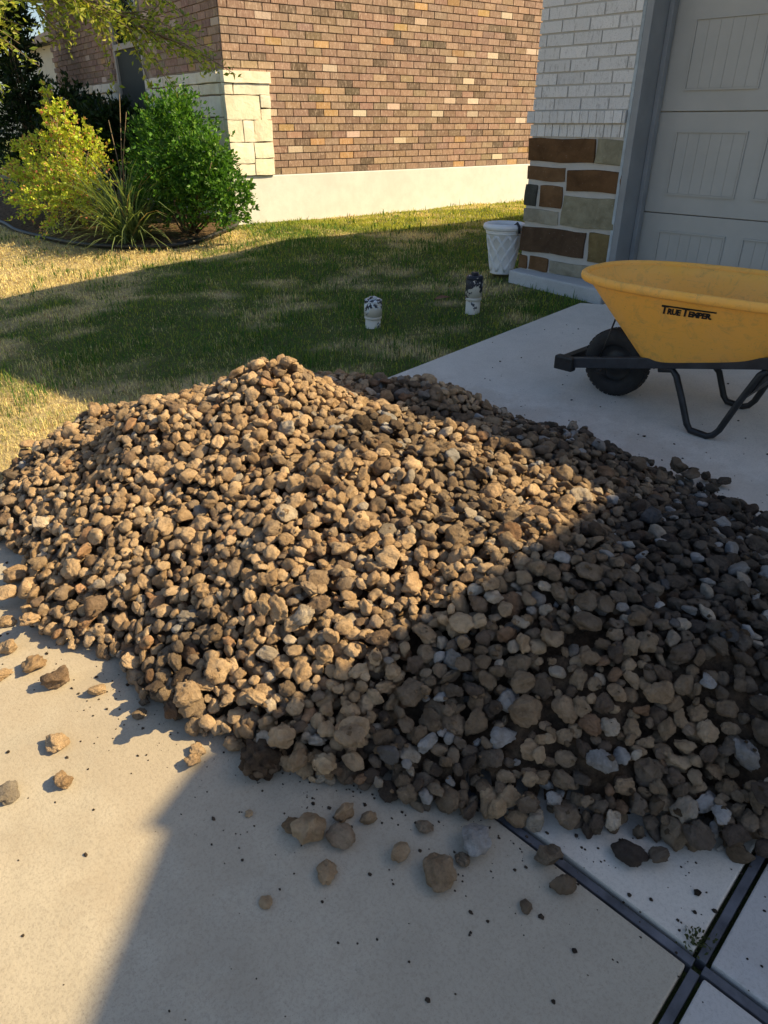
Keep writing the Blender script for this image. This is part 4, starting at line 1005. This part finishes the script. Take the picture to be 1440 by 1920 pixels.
# side lettering, laid on the sloping side
def side_pt(x, f_):
    """point on the near side of the tray at distance x along and fraction f_ of its height"""
    best = None
    rg = ring(f_); c_ = [q for q in rg if q[1] < UC]; c_.sort(key=lambda q: q[0])
    for a, b in zip(c_[:-1], c_[1:]):
        if a[0] <= x <= b[0]: s_ = (x - a[0]) / max(b[0] - a[0], 1e-6); return Vector(a).lerp(Vector(b), s_)
    return Vector(min(c_, key=lambda q: abs(q[0] - x)))
def text_mesh(s_, size, bold):
    cu = bpy.data.curves.new('lettering', 'FONT'); cu.body = s_; cu.size = size; cu.offset = bold; cu.resolution_u = 2; cu.shear = .28; cu.space_character = .93
    ob = bpy.data.objects.new('tmp', cu); col.objects.link(ob); dg = bpy.context.evaluated_depsgraph_get(); dg.update(); me = bpy.data.meshes.new_from_object(ob.evaluated_get(dg))
    V_ = np.array([v.co[:] for v in me.vertices]); F_ = [tuple(p.vertices) for p in me.polygons]; bpy.data.objects.remove(ob); bpy.data.meshes.remove(me); bpy.data.curves.remove(cu); return V_, F_
TX0, TLEN, TF = -1.268, .232, .76
words = [('T', 0.0, .078, .0034), ('RUE', .042, .054, .0030), ('T', .136, .078, .0034), ('EMPER.', .178, .054, .0030)]
mb = MB(); flat_v, flat_f = [], []
for s_, x0, size, bold in words:
    V_, F_ = text_mesh(s_, size, bold); b = len(flat_v)
    flat_v += [(float(v[0] * (.92 if len(s_) > 1 else .9) + x0), float(v[1])) for v in V_]; flat_f += [tuple(i + b for i in f_) for f_ in F_]
b = len(flat_v); nb_ = 24
for j in range(nb_ + 1): xx = .008 + .345 * j / nb_; flat_v += [(xx, .0465), (xx + .005, .0575)]
flat_f += [(b + 2*j, b + 2*j + 2, b + 2*j + 3, b + 2*j + 1) for j in range(nb_)]
xmax = max(v[0] for v in flat_v); k_ = TLEN / xmax
v3 = []
for (x, y) in flat_v:
    f_ = TF + (y * k_ * 1.0 - .012) / .315; P0 = side_pt(TX0 + x * k_, f_); Px = side_pt(TX0 + x * k_ + .004, f_); Pz = side_pt(TX0 + x * k_, f_ + .01); nrm = (Px - P0).cross(Pz - P0).normalized()
    if nrm.y > 0: nrm = -nrm
    v3.append(tuple(P0 + nrm * .0028))
mb.add(v3, flat_f); wpart(mb.build('lettering', M['lettering']))
# rails and nose
zr_ = lambda x: .455 + .213 * (x + 1.755)
for u_ in (3.02, 3.36):
    mb = MB(); mb.tube([(-1.765, u_, zr_(-1.765)), (-.9, u_, zr_(-.9)), (-.10, u_ + (-.05 if u_ < UC else .05), zr_(-.10))], 0, flat=(.018, .024)); wpart(mb.build('handle_rail', M['rail'], None, False, .004))
mb = MB(); mb.tube([(-1.775, 2.99, zr_(-1.775)), (-1.775, 3.39, zr_(-1.775))], 0, flat=(.028, .02)); wpart(mb.build('nose_bar', M['black'], None, False, .005))
mb = MB(); mb.prism([(-1.80, 2.985), (-1.70, 2.985), (-1.70, 3.03), (-1.80, 3.03)], zr_(-1.75) - .034, zr_(-1.75) + .034); wpart(mb.build('nose_guard', M['black'], None, False, .008))
mb = MB(); mb.prism([(-1.80, 3.35), (-1.70, 3.35), (-1.70, 3.395), (-1.80, 3.395)], zr_(-1.75) - .034, zr_(-1.75) + .034); wpart(mb.build('nose_guard', M['black'], None, False, .008))
# wheel
wz = SLOPE * UC + .163; RW = .163; MW = Matrix.Translation((-1.572, UC, wz)) @ Matrix.Rotation(math.pi / 2, 4, 'X')
wheel = empty('wheel', (0, 0, 0)); wpart(wheel)
mb = MB(); tp_ = []
for k in range(20):
    a = 2*math.pi*k/20; tp_.append((.123 + .040 * math.copysign(abs(math.cos(a)) ** .75, math.cos(a)), .045 * math.copysign(abs(math.sin(a)) ** .8, math.sin(a))))
mb.lathe(tp_, 56, 0, 0, True, MW); mb.build('tyre', M['rubber'], wheel, True)
mb = MB()
for k in range(40):
    a = 2*math.pi*k/40; Mk = MW @ Matrix.Rotation(a, 4, 'Z'); mb.box(RW - .004, RW + .0006, -.009, .009, -.026, .026, Mk)
mb.build('tread', M['rubber'], wheel)
mb = MB(); mb.lathe([(.0, .020), (.03, .022), (.05, .012), (.082, .010), (.092, .034), (.098, .036), (.098, -.036), (.092, -.034), (.082, -.010), (.05, -.012), (.03, -.022), (0, -.02)], 40, 0, 0, False, MW); mb.build('rim', M['black'], wheel, True)
mb = MB(); mb.tube([(-1.572, 3.01, wz), (-1.572, 3.37, wz)], .010, 10); wpart(mb.build('axle', M['black'], None, True))
for u_ in (3.035, 3.345):
    mb = MB(); mb.box(-1.60, -1.545, u_ - .006, u_ + .006, wz - .022, zr_(-1.57) + .01); wpart(mb.build('axle_bracket', M['black'], None, False, .002))
for u_ in (3.03, 3.35):
    mb = MB(); mb.tube([(-1.585, u_, zr_(-1.585)), (-1.535, u_, .70)], .0045, 6); wpart(mb.build('tray_brace', M['black'], None, True))
# legs
for u_ in (3.0, 3.38):
    dz = SLOPE * u_ + .012; sp = -.012 if u_ < UC else .012; ui = 3.02 if u_ < UC else 3.36
    zt_ = lambda x: zr_(x) - .030
    pts = [(-1.285, ui, zt_(-1.285)), (-1.225, ui, zt_(-1.225) - .002), (-1.200, ui + sp * .3, zt_(-1.2) - .030), (-1.150, u_, dz + .135), (-1.105, u_, dz + .030), (-1.085, u_, dz + .006), (-1.01, u_, dz), (-.985, u_, dz + .012), (-.965, u_, dz + .040), (-.915, u_ - sp * .3, dz + .18), (-.868, ui, zt_(-.868) - .02), (-.845, ui, zt_(-.845))]
    mb = MB(); mb.tube(pts, .0145, 8); wpart(mb.build('leg', M['black'], None, True))
    mb = MB(); mb.add([(-.905, u_ + .012 * np.sign(UC - u_), dz + .19), (-.862, ui + .012 * np.sign(UC - u_), zt_(-.86) - .01), (-.80, ui + .012 * np.sign(UC - u_), zt_(-.80)), (-.905, u_ + .016 * np.sign(UC - u_), dz + .19), (-.862, ui + .016 * np.sign(UC - u_), zt_(-.86) - .01), (-.80, ui + .016 * np.sign(UC - u_), zt_(-.80))], [(0, 1, 2), (5, 4, 3), (0, 2, 5, 3), (0, 3, 4, 1), (1, 4, 5, 2)])
    wpart(mb.build('leg_gusset', M['black']))
mb = MB(); mb.add([(-.93, 3.0, .455), (-.93, 3.38, .455), (-.885, 3.35, .565), (-.885, 3.03, .565), (-.926, 3.0, .455), (-.926, 3.38, .455), (-.881, 3.35, .565), (-.881, 3.03, .565)], [(0, 1, 2, 3), (7, 6, 5, 4), (0, 4, 5, 1), (1, 5, 6, 2), (2, 6, 7, 3), (3, 7, 4, 0)])
wpart(mb.build('leg_cross_brace', M['black']))
